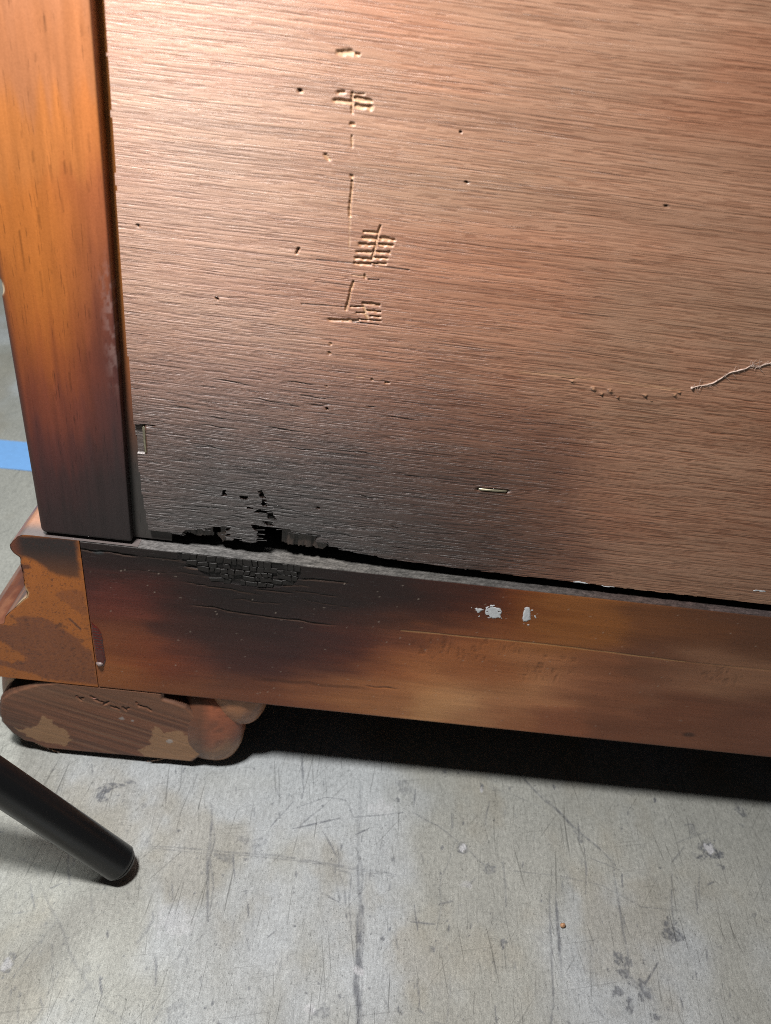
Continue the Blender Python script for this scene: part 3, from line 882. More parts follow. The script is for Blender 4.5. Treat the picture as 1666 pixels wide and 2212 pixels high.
RC = [(190, 1200, .025, .019, .018), (260, 1210, .022, .018, .018), (340, 1215, .022, .018, .017), (190, 1260, .05, .022, .022), (250, 1285, .16, .048, .034), (330, 1290, .10, .034, .026), (200, 1310, .15, .045, .03),
      (220, 1360, .19, .075, .035), (290, 1365, .17, .065, .032), (225, 1430, .27, .105, .035), (300, 1430, .24, .085, .032), (350, 1430, .20, .06, .028), (300, 1480, .27, .11, .04), (230, 1470, .29, .125, .045),
      (420, 1215, .018, .016, .015), (520, 1225, .016, .015, .014), (640, 1240, .018, .015, .014), (760, 1250, .022, .016, .015), (400, 1290, .04, .022, .02), (500, 1290, .028, .019, .018), (620, 1300, .027, .019, .018),
      (720, 1310, .03, .02, .018), (820, 1270, .032, .02, .018), (820, 1330, .045, .024, .02), (400, 1360, .075, .034, .026), (500, 1370, .05, .026, .022), (600, 1380, .045, .024, .022), (700, 1380, .06, .026, .022),
      (400, 1430, .13, .048, .03), (500, 1440, .075, .032, .026), (600, 1440, .07, .028, .024), (700, 1430, .085, .032, .024), (780, 1430, .12, .042, .026), (400, 1490, .24, .10, .042), (500, 1500, .19, .08, .04),
      (600, 1500, .19, .075, .035), (690, 1500, .26, .11, .045), (760, 1510, .33, .155, .06), (850, 1520, .38, .19, .08), (850, 1455, .30, .12, .045), (780, 1380, .10, .035, .022), (870, 1390, .22, .085, .04),
      (920, 1285, .05, .022, .017), (900, 1330, .06, .026, .018), (1000, 1280, .06, .024, .016), (980, 1330, .10, .033, .018), (1060, 1300, .10, .032, .016), (1100, 1340, .20, .07, .02), (1020, 1360, .17, .06, .022),
      (1150, 1300, .17, .055, .016), (1200, 1320, .29, .125, .032), (1190, 1370, .30, .132, .038), (1260, 1320, .29, .130, .040), (1290, 1370, .27, .12, .035), (960, 1400, .31, .13, .05), (1050, 1400, .36, .16, .06),
      (940, 1450, .42, .185, .07), (960, 1510, .50, .29, .13), (1020, 1510, .54, .33, .165), (1050, 1450, .30, .12, .045), (1120, 1440, .36, .17, .07), (1180, 1430, .36, .18, .085), (1150, 1490, .46, .25, .12), (1230, 1480, .36, .18, .09),
      (1080, 1550, .36, .17, .08), (1200, 1570, .30, .13, .065), (1300, 1440, .26, .12, .06), (1320, 1520, .27, .125, .065), (1340, 1600, .24, .11, .06), (1400, 1350, .22, .10, .04), (1500, 1360, .19, .09, .042), (1640, 1380, .17, .085, .045),
      (1420, 1420, .20, .095, .05), (1500, 1450, .33, .19, .11), (1600, 1465, .34, .20, .115), (1480, 1520, .22, .10, .055), (1600, 1530, .20, .095, .055), (1500, 1600, .24, .115, .065), (1640, 1610, .25, .12, .07), (1420, 1470, .27, .14, .08)]
pts = [(*[float(v) for v in at_y(a, b, 0)], *(np.array(c) * (0.90 if a >= 1320 and b > 1330 else 1.0))) for a, b, *c in RC]
wx = X + (fbm(X * 0.05, V * 0.2, 2) - 0.5) * 22; wz = V + (fbm(X * 0.04 + 5, V * 0.16, 7) - 0.5) * 9
col = 1.26 * nw(pts, wx, wz, 6.0) ** 1.12
col *= (0.80 + 0.40 * fbm(X * 0.035, V * 0.28, 4))[..., None]
# the upper ledge is powdered with grey ash near the fire
ash = sstep(102.55, 102.85, Zr) * (Yr < 14)
col *= np.array([0.96, 0.835, 0.84])
ashc = nw([(10, 0, .17, .155, .15), (40, 0, .20, .195, .19), (75, 0, .18, .165, .15), (100, 0, .125, .12, .112), (140, 0, .10, .094, .09), (170, 0, .115, .075, .065), (215, 0, .115, .085, .082)], X, X * 0, 16) * 0.58
ashc = ashc * ((0.30 + 1.4 * fbm(X * 0.5, V * 1.5, 3, 3)) * (0.6 + 0.8 * _LAT[3].ravel()[(np.arange(X.size) * 7919) % 65536].reshape(X.shape)))[..., None]
col = col * (1 - ash[..., None]) + ashc * ash[..., None]
dep = np.zeros(X.shape); relief = np.full(X.shape, 0.55)


def crack(f, x0, y0, x1, y1, w, dp, dk, lit=0.0, seed=0, xm=None):
    global col
    p = [f(x0, y0)] + ([f(*xm)] if xm else []) + [f(x1, y1)]
    n = len(p) - 1
    for i in range(n):
        (ax, az), (bx, bz) = p[i], p[i + 1]
        mk = (X > min(ax, bx) - 1) & (X < max(ax, bx) + 1) & (V > min(az, bz) - 2) & (V < max(az, bz) + 2)
        xx, vv = X[mk], V[mk]
        d, t = seg_d(xx, vv + (vn(xx * 0.22, xx * 0 + seed, seed) - 0.5) * 0.9, ax, az, bx, bz)
        v = 1 - sstep(w * 0.3, w * 0.75, d)
        t = (t + i) / n
        v = v * np.clip(6 * np.minimum(t + 0.03, 1.03 - t), 0, 1)
        dep[mk] = np.maximum(dep[mk], dp * v)
        c = col[mk]
        c = c * (1 - dk * v[..., None])
        if lit:  # paler line painted below the crack as its lit lip
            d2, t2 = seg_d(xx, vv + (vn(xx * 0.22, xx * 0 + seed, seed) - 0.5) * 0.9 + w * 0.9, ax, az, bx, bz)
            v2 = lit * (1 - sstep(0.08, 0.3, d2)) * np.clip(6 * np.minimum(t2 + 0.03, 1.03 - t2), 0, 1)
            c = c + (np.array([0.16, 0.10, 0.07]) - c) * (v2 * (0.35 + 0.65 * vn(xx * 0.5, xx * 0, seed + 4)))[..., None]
        col[mk] = c


def R2(x, y): return [float(v) for v in at_y((650 + x * 0.42017) * 0.54232, (2150 + y * 0.42017) * 0.54232, 0)]
def Rp(x, y): return [float(v) for v in at_y(x, y, 0)]


crack(R2, 190, 240, 1270, 365, 0.75, 0.7, 0.95, 0.45, 1, (560, 290))
crack(R2, 1270, 365, 1760, 415, 0.45, 0.4, 0.9, 0.30, 1)
crack(R2, 520, 350, 1000, 425, 0.4, 0.4, 0.85, 0.45, 2)
crack(R2, 180, 405, 930, 512, 0.32, 0.25, 0.8, 0.30, 3); crack(R2, 850, 465, 1240, 508, 0.32, 0.25, 0.8, 0.25, 4)
crack(R2, 1000, 418, 1400, 440, 0.3, 0.2, 0.7, 0.35, 5); crack(R2, 640, 560, 1150, 600, 0.3, 0.2, 0.6, 0.2, 6); crack(R2, 1200, 480, 1666, 530, 0.3, 0.2, 0.7, 0.2, 7)
crack(R2, 250, 615, 1666, 815, 0.42, 0.35, 0.85, 0.4, 8, (860, 705)); crack(R2, 100, 310, 620, 375, 0.3, 0.2, 0.7, 0.15, 3); crack(R2, 0, 175, 330, 230, 0.3, 0.2, 0.7, 0.3, 3)
crack(R2, 1270, 560, 1800, 640, 0.25, 0.15, 0.6, 0.15, 3)
crack(Rp, 172, 1188, 300, 1202, 0.5, 0.5, 0.95, 0.35, 5, (215, 1190)); crack(Rp, 300, 1202, 420, 1216, 0.3, 0.2, 0.8, 0.15, 5)
crack(Rp, 245, 1228, 380, 1240, 0.25, 0.1, 0.6, 0.15, 4)
crack(Rp, 790, 1481, 860, 1490, 0.5, 0.15, 0.6, 0, 3); crack(Rp, 540, 1462, 800, 1490, 1.2, 0, 0.35, 0, 6)
# the straight scored line
for (a, b, c, d) in ((868, 1362, 1180, 1392), (1180, 1392, 1480, 1430), (1480, 1430, 1700, 1452)):
    (ax, az), (bx, bz) = Rp(a, b), Rp(c, d)
    dd, t = seg_d(X, V, ax, az, bx, bz)
    lt = 1 - sstep(0.05, 0.30, dd)
    al = 0.9 if c < 1500 else 0.3
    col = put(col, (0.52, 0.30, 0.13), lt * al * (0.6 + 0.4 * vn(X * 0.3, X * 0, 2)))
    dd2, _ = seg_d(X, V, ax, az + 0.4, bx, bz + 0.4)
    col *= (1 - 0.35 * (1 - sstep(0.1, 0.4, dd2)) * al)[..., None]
    dep = np.maximum(dep, 0.12 * lt)
# fine vertical crazing of the varnish in two patches
for (px, py, rx, rz, st) in ((935, 1400, 11, 7, 1.0), (1180, 1440, 13, 10, 0.8), (1010, 1415, 10, 6, 0.8), (1560, 1460, 14, 5, 0.6), (1090, 1395, 12, 5, 0.7)):
    cx, cz = Rp(px, py)
    reg = 1 - sstep(0.5, 1.0, np.hypot((X - cx) / rx, (V - cz) / rz) + (fbm(X * 0.2, V * 0.2, 3) - 0.5) * 0.6)
    cr = sstep(0.54, 0.66, fbm(X * 1.15 + 0.10 * V, V * 0.26, 5, 2)) * sstep(0.35, 0.6, vn(X * 0.3, V * 0.5, 9))
    dep = np.maximum(dep, 0.14 * reg * cr * st)
    col *= (1 - 0.22 * reg * cr * st)[..., None]
    relief = np.maximum(relief, 0.8 * reg)
# charred alligatored zone is sunk a little; its blocks are separate pieces
zx = [R2(a, b) for a, b in ((140, 120), (1290, 245), (1300, 375), (1260, 372), (1250, 420), (980, 460), (500, 395), (380, 330), (330, 270), (150, 190))]
zsd = poly_sd([tuple(p) for p in zx], X, np.minimum(V, 102.6))
zone = sstep(0.5, -0.3, zsd) * front
dep = np.maximum(dep, 0.42 * zone)
col = put(col, (0.012, 0.011, 0.011), zone * 0.8)
knot = 1 - sstep(0.6, 1.6, np.hypot((X - Rp(1488, 1587)[0]) * 0.5, V - Rp(1488, 1587)[1]))
col = put(col, (0.05, 0.03, 0.025), knot * 0.7)
knot = 1 - sstep(0.4, 1.2, np.hypot((X - Rp(212, 1193)[0]) * 0.5, V - Rp(212, 1193)[1]))
col = put(col, (0.035, 0.04, 0.042), knot * 0.8)
# pinhead specks of soot and dust
for k in range(420):
    cx, cz = rng.uniform(2, 215), rng.uniform(42, 101)
    mk = (abs(X - cx) < 1.2) & (abs(V - cz) < 1.2)
    v = 1 - sstep(0.05, rng.uniform(0.16, 0.42), np.hypot(X[mk] - cx, V[mk] - cz))
    col[mk] += ((np.array([0.5, 0.42, 0.34]) if rng.random() < 0.35 else np.array([0.02, 0.012, 0.01])) - col[mk]) * 0.5 * v[..., None]
burn = sstep(0.16, 0.03, col.mean(-1))
rough = 0.42 + 0.10 * burn + 0.25 * ash
relief = np.maximum(relief, burn)
Pn = np.stack([X, Yr + dep * front, Zr - dep * (1 - front)], -1)
rail = sheet('base_rail', Pn, M_RAIL, dresser, {'col': col, 'rough': rough, 'relief': relief})

# charcoal blocks, one mesh each
for ri in range(8):
    y0 = 122 + ri * 46; y1 = y0 + 46 + (14 if ri == 0 else 0)
    y0 += 14 if ri else 0; y1 += 0 if ri == 0 else 14
    x = 120 + rng.uniform(0, 60)
    while x < 1300:
        ww = rng.choice([48, 62, 78, 100, 130], p=[.2, .3, .25, .15, .1]) * rng.uniform(0.85, 1.15)
        t0 = (x - 150) * 0.109; t1 = (x + ww - 150) * 0.109
        g = rng.uniform(0.8, 3.6); e = 9
        sk = rng.uniform(-9, 9)
        q = np.array([R2(x + g + sk, y0 + t0 + 2.5 + rng.uniform(-e, e)), R2(x + ww - g + sk + rng.uniform(-4, 4), y0 + t1 + 2.5 + rng.uniform(-e, e)),
                      R2(x + ww - g - sk, y1 + t1 - 2.5 + rng.uniform(-e, e)), R2(x + g - sk + rng.uniform(-4, 4), y1 + t0 - 2.5 + rng.uniform(-e, e))])
        x += ww
        if ri == 0:
            q[:2, 1] = 102.72 + rng.uniform(-0.1, 0.05)
        cx, cz = q.mean(0)
        if poly_sd([tuple(p) for p in zx], np.array([cx]), np.array([min(cz, 102.5)]))[0] > rng.uniform(-0.9, 0.5) or rng.random() < 0.05:
            continue
        tilt = rng.uniform(-0.10, 0.10, 2); lift = rng.uniform(-0.04, 0.08)
        outl = []
        for i in range(4):
            a, b = q[i], q[(i + 1) % 4]
            outl += [a, a + (b - a) * rng.uniform(0.35, 0.65) + rng.uniform(-0.13, 0.13, 2)]
        outl = np.array(outl) - (cx, cz)
        Vv = []
        for (sc_, yy_) in ((1.02, 0.5), (1.0, -lift + 0.10), (0.90, -lift)):
            for p in outl:
                Vv.append((p[0] * sc_, yy_ + (tilt[0] * p[0] + tilt[1] * p[1]) * (yy_ < 0.3) + rng.uniform(-0.02, 0.02), p[1] * sc_))
        Fq = [[k * 8 + j, k * 8 + (j + 1) % 8, (k + 1) * 8 + (j + 1) % 8, (k + 1) * 8 + j] for k in range(2) for j in range(8)]
        Fq += [[16, 17, 18, 19], [16, 19, 20, 23], [20, 21, 22, 23]]
        me = raw_mesh('char_block', np.array(Vv) * MM, Fq, M_CHAR, smooth=False)
        link('char_block', me, rail, (cx * MM, 0, cz * MM))

zero = lambda x, z: 0 * x
def PD(x, y): return at_y((1800 + np.asarray(x) * 0.30012) * 0.54232, (2300 + np.asarray(y) * 0.30012) * 0.54232, 0)


ragged('paint_dab', [[(450, 395), (500, 365), (560, 360), (600, 395), (650, 420), (665, 460), (650, 500), (668, 545), (600, 545), (480, 540), (450, 500), (440, 450)],
                     [(295, 410), (345, 400), (400, 415), (440, 430), (395, 440), (370, 480), (340, 470), (320, 440)], [(245, 395), (270, 395), (275, 410), (255, 410)],
                     [(345, 500), (370, 495), (375, 520), (350, 522)]], PD, zero, 0, 0.10, M_PAINT, rail, res=0.15, jit=0.28, holes=0.36, seed=1)
ragged('paint_dab', [[(965, 400), (1000, 390), (1035, 395), (1045, 440), (1050, 500), (1045, 560), (1000, 585), (950, 590), (935, 550), (940, 480), (960, 440)],
                     [(1090, 500), (1120, 505), (1128, 540), (1105, 545)], [(995, 620), (1030, 618), (1030, 638), (1000, 638)], [(945, 605), (970, 608), (965, 628)],
                     [(1055, 420), (1085, 430), (1075, 445), (1045, 440)], [(1060, 480), (1080, 500), (1065, 520)]], PD, zero, 0, 0.12, M_PAINT, rail, res=0.15, jit=0.2, holes=0.2, seed=4)
M_DRIP = mat_flat('maroon_varnish', (0.10, 0.018, 0.014), 0.22, noise=0.3, ns=0.8, bumpd=0.03)
def D1(x, y): return at_y((np.asarray(x) * 0.66027) * 0.54232, (1900 + np.asarray(y) * 0.66027) * 0.54232, 0)


ragged('varnish_drip', [[(550, 870), (565, 885), (592, 910), (612, 940), (622, 975), (626, 1020), (634, 1065), (641, 1105), (630, 1140), (600, 1142), (585, 1120), (576, 1070), (566, 990), (554, 930)]],
       D1, zero, 0, 0.35, M_DRIP, rail, res=0.14, jit=0.15, rid=lambda x, z, sd: 0.07 * np.sin(z * 5.2 + x * 0.8) * sstep(0, -0.6, sd) * (z > 57.5))
M_BEAD = mat_flat('grey_resin_bead', (0.26, 0.20, 0.19), 0.25, noise=0.3, ns=1.2, bumpd=0.06)
bx, bz = [float(v) for v in D1(604, 1123)]
th, ph = np.meshgrid(np.linspace(0, 2 * math.pi, 15), np.linspace(0.02, math.pi / 2 + 0.2, 7))
rr = 1.15 * (1 + 0.12 * np.sin(3 * th))
sheet('resin_bead', np.stack([bx + rr * np.sin(ph) * np.cos(th), -0.3 - 0.8 * np.cos(ph), bz + 0.8 * rr * np.sin(ph) * np.sin(th)], -1), M_BEAD, rail)

# ---- side moulding: its sawn end shows left of the rail --------------
PR = np.array([(-15.0, 103.25), (-17.2, 103.1), (-18.5, 102.4), (-20.5, 100.3), (-21.7, 98.6), (-21.8, 97.1), (-21.0, 95.5), (-19.2, 94.0), (-19.3, 92.1), (-19.5, 91.1),
               (-19.3, 88.9), (-19.3, 85.7), (-19.5, 83.1), (-19.3, 81.8), (-19.1, 79.5), (-19.4, 77.8), (-20.7, 76.6), (-22.6, 74.3), (-25.0, 71.5), (-26.8, 69.5), (-27.7, 68.4),
               (-28.3, 66.2), (-28.5, 65.1), (-32.0, 63.8), (-36.5, 61.5), (-39.8, 58.0), (-41.0, 53.5), (-40.6, 49.0), (-38.8, 45.5), (-38.0, 43.0), (-38.0, 39.4)])
arc = np.concatenate([[0], np.cumsum(np.hypot(*np.diff(PR, axis=0).T))])
ss = np.linspace(0, arc[-1], 190)
pxr = np.interp(ss, arc, PR[:, 0]); pzr = np.interp(ss, arc, PR[:, 1])
for _ in range(2):
    pxr[1:-1] = (pxr[:-2] + 2 * pxr[1:-1] + pxr[2:]) / 4
yy = np.concatenate([[0, 0.15, 0.4], np.arange(0.8, 30, 0.5), np.linspace(32, 420, 40)])
# moulded side, swept into the depth
Sx, Yy = np.meshgrid(pxr, yy); Sz, _ = np.meshgrid(pzr, yy)
top_x = np.linspace(18, pxr[0], 14)[:-1]
Sx = np.concatenate([np.broadcast_to(top_x, (len(yy), 13)), Sx], 1); Sz = np.concatenate([np.full((len(yy), 13), 103.25), Sz], 1)
Yy = np.concatenate([np.broadcast_to(yy[:, None], (len(yy), 13)), Yy], 1)
chip = sstep(3.0, 0.2, Yy + 2.2 * (fbm(Sz * 0.6, Sx * 0.6 + 3, 4) - 0.5))
col = np.ones(Sx.shape + (3,)) * np.array([0.14, 0.05, 0.03])
n1 = fbm(Sz * 0.35, Yy * 0.08, 3)
col = put(col, (0.24, 0.10, 0.055), sstep(0.5, 0.7, n1) * 0.8)
col = put(col, (0.05, 0.03, 0.028), sstep(0.52, 0.30, n1) * 0.6)
top = sstep(101.5, 103.0, Sz)
col = put(col, (0.11, 0.10, 0.10), top * 0.9)
col = put(col, (0.40, 0.19, 0.11), top * sstep(-9, -13.5, Sx) * sstep(2, 8, Yy) * 0.8)
col = put(col, (0.55, 0.40, 0.24), chip * sstep(86, 80, Sz) * sstep(72, 76, Sz) * 0.8)
front_curve = 0.10 * np.exp(-Yy / 0.25) * (Sx < -15)
mould = sheet('side_moulding', np.stack([Sx + front_curve, Yy, Sz], -1), M_END, dresser,
              {'col': col, 'rough': 0.28 + 0.2 * top, 'relief': np.full(Sx.shape, 0.6)}, flip=False)
# sawn end face
us = np.linspace(0, 1, 78)
X = pxr[None, :] * (1 - us[:, None]) + us[:, None] * (0.0); Z = np.broadcast_to(pzr, X.shape).copy()
Z = np.minimum(Z, 103.25 - 0.06); X = X + 0.05
X = X + 0.08 * (1 - us[:, None]) ** 8


def E7(x, y): return at_y((np.asarray(x) * 0.31646) * 0.54232, (2100 + np.asarray(y) * 0.31646) * 0.54232, 0)


def stain(pts, soft=0.6):
    p = [tuple(q) for q in pl(E7, pts)]
    jx = X + (fbm(X * 0.5, Z * 0.5, 2) - 0.5) * 1.2; jz = Z + (fbm(X * 0.5, Z * 0.5 + 4, 6) - 0.5) * 1.2
    return sstep(soft, -soft, poly_sd(p, jx, jz))


col = np.ones(X.shape + (3,)) * np.array([0.40, 0.124, 0.024])
col *= (0.88 + 0.24 * fbm(X * 0.2, Z * 0.2, 5))[..., None]
RB = (0.185, 0.062, 0.030)
s1 = stain([(180, 1140), (290, 1115), (400, 1125), (560, 1140), (650, 1190), (780, 1270), (900, 1345), (1000, 1420), (1050, 1500), (1100, 1540), (1160, 1545), (1230, 1980), (700, 1920), (520, 1890), (420, 1830), (230, 1800), (0, 1740), (-200, 1720), (-200, 1190), (50, 1215), (120, 1240), (210, 1240), (225, 1200)])
s1 = s1 * (1 - stain([(-10, 1430), (60, 1450), (150, 1540), (240, 1570), (340, 1650), (310, 1700), (220, 1670), (160, 1720), (120, 1700), (0, 1665)]))
s2 = stain([(700, 850), (760, 790), (850, 785), (960, 790), (1040, 800), (1110, 1100), (1060, 1110), (960, 1050), (850, 960)])
s3 = stain([(855, 1140), (890, 1150), (1030, 1270), (1015, 1290), (960, 1250)], 0.2)
s4 = stain([(200, 90), (965, 155), (1020, 640), (880, 640), (740, 600), (640, 560), (540, 480), (380, 390), (240, 360), (100, 250)], 1.1)
s5 = stain([(270, 470), (370, 470), (380, 520), (300, 540), (290, 600), (265, 540)], 0.4)
dkn = fbm(X * 1.6, Z * 1.6, 3)
col = put(col, RB, np.clip(s1 * 0.92 + s2 * 0.6, 0, 1) * (0.75 + 0.5 * (dkn - 0.3)))
col = put(col, (0.06, 0.03, 0.025), s3 * 0.8); col = put(col, (0.09, 0.03, 0.02), s5 * 0.8)
col = put(col, (0.030, 0.020, 0.019), s4 * (0.55 + 0.45 * sstep(82, 100, Z)) )
col = put(col, (0.20, 0.055, 0.025), (1 - sstep(-21.5, -17, X)) * sstep(93, 96, Z) * 0.8)
sp = sstep(0.66, 0.76, fbm(X * 2.2, Z * 2.2, 7, 3))
col = put(col, (0.07, 0.025, 0.018), sp * 0.6)
for k in range(16):
    cx, cz = rng.uniform(-28, -1), rng.uniform(45, 75)
    v = 1 - sstep(0.2, rng.uniform(0.4, 1.3), np.hypot(X - cx, Z - cz)) ; col = put(col, (0.06, 0.025, 0.018), v * 0.6)
ed = (1 - sstep(0.1, 0.9, X - pxr[None, :] + 0.8 * (fbm(Z * 0.9, X * 0.9, 6) - 0.5)))
col = put(col, (0.55, 0.38, 0.20), ed * sstep(84, 81, Z) * sstep(72, 75, Z) * 0.9)
col = put(col, (0.08, 0.03, 0.02), ed * sstep(85, 88, Z) * 0.6)
rag = 0.5 * (vn(Z * 1.1, Z * 0, 5) - 0.4) * np.exp(-us[:, None] * 25)
end_P = np.stack([X + rag, -0.02 + 0.12 * np.exp(-us[:, None] * 40) + 0 * X, Z], -1)
sheet('end_grain', end_P, M_END, mould, {'col': col, 'rough': 0.46 + 0 * X, 'relief': np.full(X.shape, 0.5)}, flip=True, skirt=(0, 0.6, 0))
box('joint_filler', (-0.5, 0.9, 39.3), (0.6, 20, 102.6), M_CASE, mould)

# ---- carcass behind (keeps the gaps dark) ----------------------------
box('side_panel', (-12.0, 16, 103.6), (-1, 420, 430), M_CASE, dresser)
box('bottom_board', (1, 24, 60), (RIGHT, 420, 66), M_CASE, dresser)
box('top_board', (-12, 8, 431), (RIGHT + 320, 420, 440), M_CASE, dresser)
box('far_side', (RIGHT + 310, 2, 2), (RIGHT + 320, 420, 430), M_CASE, dresser)
box('lower_front_rail', (-30, 410, 2), (RIGHT + 320, 418, 100), M_CASE, dresser)
box('back_frame', (RIGHT, 3, 39.2), (RIGHT + 310, 20, 430), M_CASE, dresser)
box('drawer_front', (-12, 421, 66), (RIGHT + 320, 425, 440), M_CASE, dresser)

# ---- bun foot --------------------------------------------------------
FX, FYC, FR = -1.5, 33.0, 45.0
CUT = 0.15
nth, nz = 361, 60
th = np.linspace(-math.pi, math.pi, nth)
tz = np.linspace(0, 1, nz)
hz = np.interp(tz, [0, 1], [1.2, 38.6])
# profile: rounded bun, then a tight collar under the rail
rb = np.where(hz < 33, 0.64 + 0.36 * np.sqrt(np.clip(1 - ((hz - 17) / 18.2) ** 2, 0, 1)), 0)
rb = np.where(hz >= 33, 0.70 + 0.03 * (hz - 33) / 5.6, rb)
TH, HZ = np.meshgrid(th, hz); _, RB_ = np.meshgrid(th, rb)
lobe = 1.0
Xf = FX + FR * RB_ * lobe * np.cos(TH); Yf = FYC + FR * RB_ * lobe * np.sin(TH)
ang = np.clip(Yf, CUT, None)
col = np.ones(Xf.shape + (3,)) * np.array([0.31, 0.165, 0.088])
n1 = fbm(TH * 6, HZ * 0.12, 3)
col = put(col, (0.30, 0.085, 0.045), sstep(0.4, 0.6, n1) * sstep(16, 26, HZ) * 0.9)
col = put(col, (0.10, 0.045, 0.03), sstep(0.55, 0.75, fbm(TH * 9 + 4, HZ * 0.2, 7)) * 0.6)
col = put(col, (0.33, 0.21, 0.11), sstep(-0.28, -0.18, TH) * 0.8)
keep = (Yf[:-1, :-1] > CUT) | (Yf[1:, 1:] > CUT) | (Yf[1:, :-1] > CUT) | (Yf[:-1, 1:] > CUT)
foot = sheet('bun_foot', np.stack([Xf, ang, HZ], -1), M_FOOT, dresser, {'col': col, 'rough': np.full(Xf.shape, 0.46), 'relief': np.full(Xf.shape, 0.7)}, keep)
for tname, (tx, ty, tz_), (ax_, ay_, az_), tc, td in (('toe', (37.5, 7.6, 19.2), (12.8, 8.6, 18.4), (0.30, 0.096, 0.047), (0.34, 0.17, 0.085)),
                                                        ('toe', (47.4, 10.3, 34.0), (10.8, 9.4, 13.4), (0.36, 0.155, 0.07), (0.37, 0.20, 0.10))):
    U, Vv = np.meshgrid(np.linspace(0, 2 * math.pi, 49), np.linspace(0.01, math.pi - 0.01, 41))
    sgn = lambda v, e: np.sign(v) * np.abs(v) ** e
    bx = sgn(np.sin(Vv), 0.68) * sgn(np.cos(U), 0.85); by = sgn(np.sin(Vv), 0.68) * sgn(np.sin(U), 0.85); bz_ = -np.cos(Vv)
    wob = 1 + 0.05 * (fbm(bx * 2 + 5, bz_ * 2, 3) - 0.5)
    Pt = np.stack([tx + ax_ * bx * wob, ty + ay_ * by * wob, np.clip(tz_ + az_ * bz_ * wob, 0.8, 38.9)], -1)
    n1 = fbm(Pt[..., 0] * 0.25, Pt[..., 2] * 0.12, 6); n2 = fbm(Pt[..., 0] * 0.6, Pt[..., 2] * 0.6, 3)
    tcol = np.ones(U.shape + (3,)) * np.array(td)
    tcol = put(tcol, tc, sstep(10, 20, Pt[..., 2] + (n1 - 0.5) * 14))
    tcol = put(tcol, (0.12, 0.05, 0.03), sstep(0.52, 0.75, n2) * 0.55)
    tcol = put(tcol, (0.10, 0.05, 0.03), sstep(39.5, 35.5, Pt[..., 0] + (n2 - 0.5) * 3) * 0.7)
    sheet(tname, Pt, M_FOOT, foot, {'col': tcol, 'rough': np.full(U.shape, 0.42), 'relief': np.full(U.shape, 0.8)})
# flat sawn back of the foot
def F3(x, y): return at_y((np.asarray(x) * 0.7203) * 0.54232, (2600 + np.asarray(y) * 0.7203) * 0.54232, CUT)


fo = pl(F3, [(-8, 300), (0, 255), (40, 222), (110, 196), (200, 172), (300, 160), (300, 100), (600, 100), (905, 100), (905, 256), (965, 274), (1030, 300), (1090, 352), (1138, 430), (1152, 492), (1140, 552),
              (1062, 610), (700, 575), (470, 555), (255, 535), (190, 505), (130, 492), (60, 447), (10, 392), (-8, 345)])
x0, z0 = fo.min(0) - 0.5; x1, z1 = fo.max(0) + 0.5
X, Z = np.meshgrid(np.arange(x0, x1, 0.3), np.arange(max(0.2, z0), 39.0, 0.3))
sd = poly_sd([tuple(p) for p in fo], X, Z)
kv = (sd < 0.1)
keep = kv[:-1, :-1] & kv[1:, :-1] & kv[:-1, 1:] & kv[1:, 1:]
ca = math.cos(0.30); sa = math.sin(0.30)
U = X * ca - Z * sa; Vv = X * sa + Z * ca          # growth lines run down to the right
U = X * ca + Z * -sa; Vv = X * sa + Z * ca
gl = fbm(Vv * 0.95 + 0.3 * fbm(X * 0.05, Z * 0.05, 2), U * 0.012, 4)
col = np.ones(X.shape + (3,)) * np.array([0.215, 0.085, 0.045])
col = put(col, (0.055, 0.027, 0.02), sstep(0.55, 0.32, gl) * 0.55)
col = put(col, (0.20, 0.12, 0.075), sstep(0.58, 0.72, gl) * 0.6)
col = put(col, (0.21, 0.105, 0.06), sstep(24, 34, Z) * 0.5)
col = put(col, (0.03, 0.022, 0.022), sstep(-22, -36, X) * sstep(26, 8, Z) * 0.7)
pn = (fbm(X * 0.6, Z * 0.6, 5) - 0.5) * 2.2 + (fbm(X * 1.6, Z * 1.6, 7) - 0.5) * 1.2


def patch(pts):
    return sstep(0.25, -0.25, poly_sd([tuple(p) for p in pl(F3, pts)], X + pn, Z + (fbm(X * 0.6 + 9, Z * 0.6, 8) - 0.5) * 2.2))


pa = np.maximum(patch([(80, 410), (130, 425), (210, 400), (240, 350), (285, 365), (300, 400), (370, 430), (400, 480), (360, 515), (250, 490), (150, 460)]),
                patch([(830, 465), (850, 400), (880, 405), (910, 445), (990, 430), (1080, 480), (1140, 520), (1110, 570), (1060, 600), (900, 590), (800, 575), (750, 540), (790, 535), (830, 500)]))
col = put(col, (0.34, 0.185, 0.095), pa * 0.95)
dp = np.zeros(X.shape)
for (a, b, c, d) in ((425, 240, 450, 262), (505, 240, 540, 262), (560, 270, 590, 280), (575, 285, 600, 270), (615, 295, 640, 305), (640, 300, 660, 312), (680, 300, 700, 318), (690, 310, 712, 305), (755, 275, 770, 295), (775, 292, 800, 300), (810, 300, 835, 318), (440, 250, 460, 250), (520, 255, 548, 268)):
    (ax, az), (bx2, bz2) = F3(a, b), F3(c, d)
    dd, _ = seg_d(X, Z, float(ax), float(az), float(bx2), float(bz2))
    v = 1 - sstep(0.15, 0.55, dd)
    dp = np.maximum(dp, 0.6 * v); col = put(col, (0.03, 0.015, 0.012), v * 0.7)
    dd, _ = seg_d(X, Z, float(ax), float(az) - 0.7, float(bx2), float(bz2) - 0.7)
    col = put(col, (0.40, 0.19, 0.11), (1 - sstep(0.05, 0.35, dd)) * 0.35)  # pale lit lip painted below each tool mark
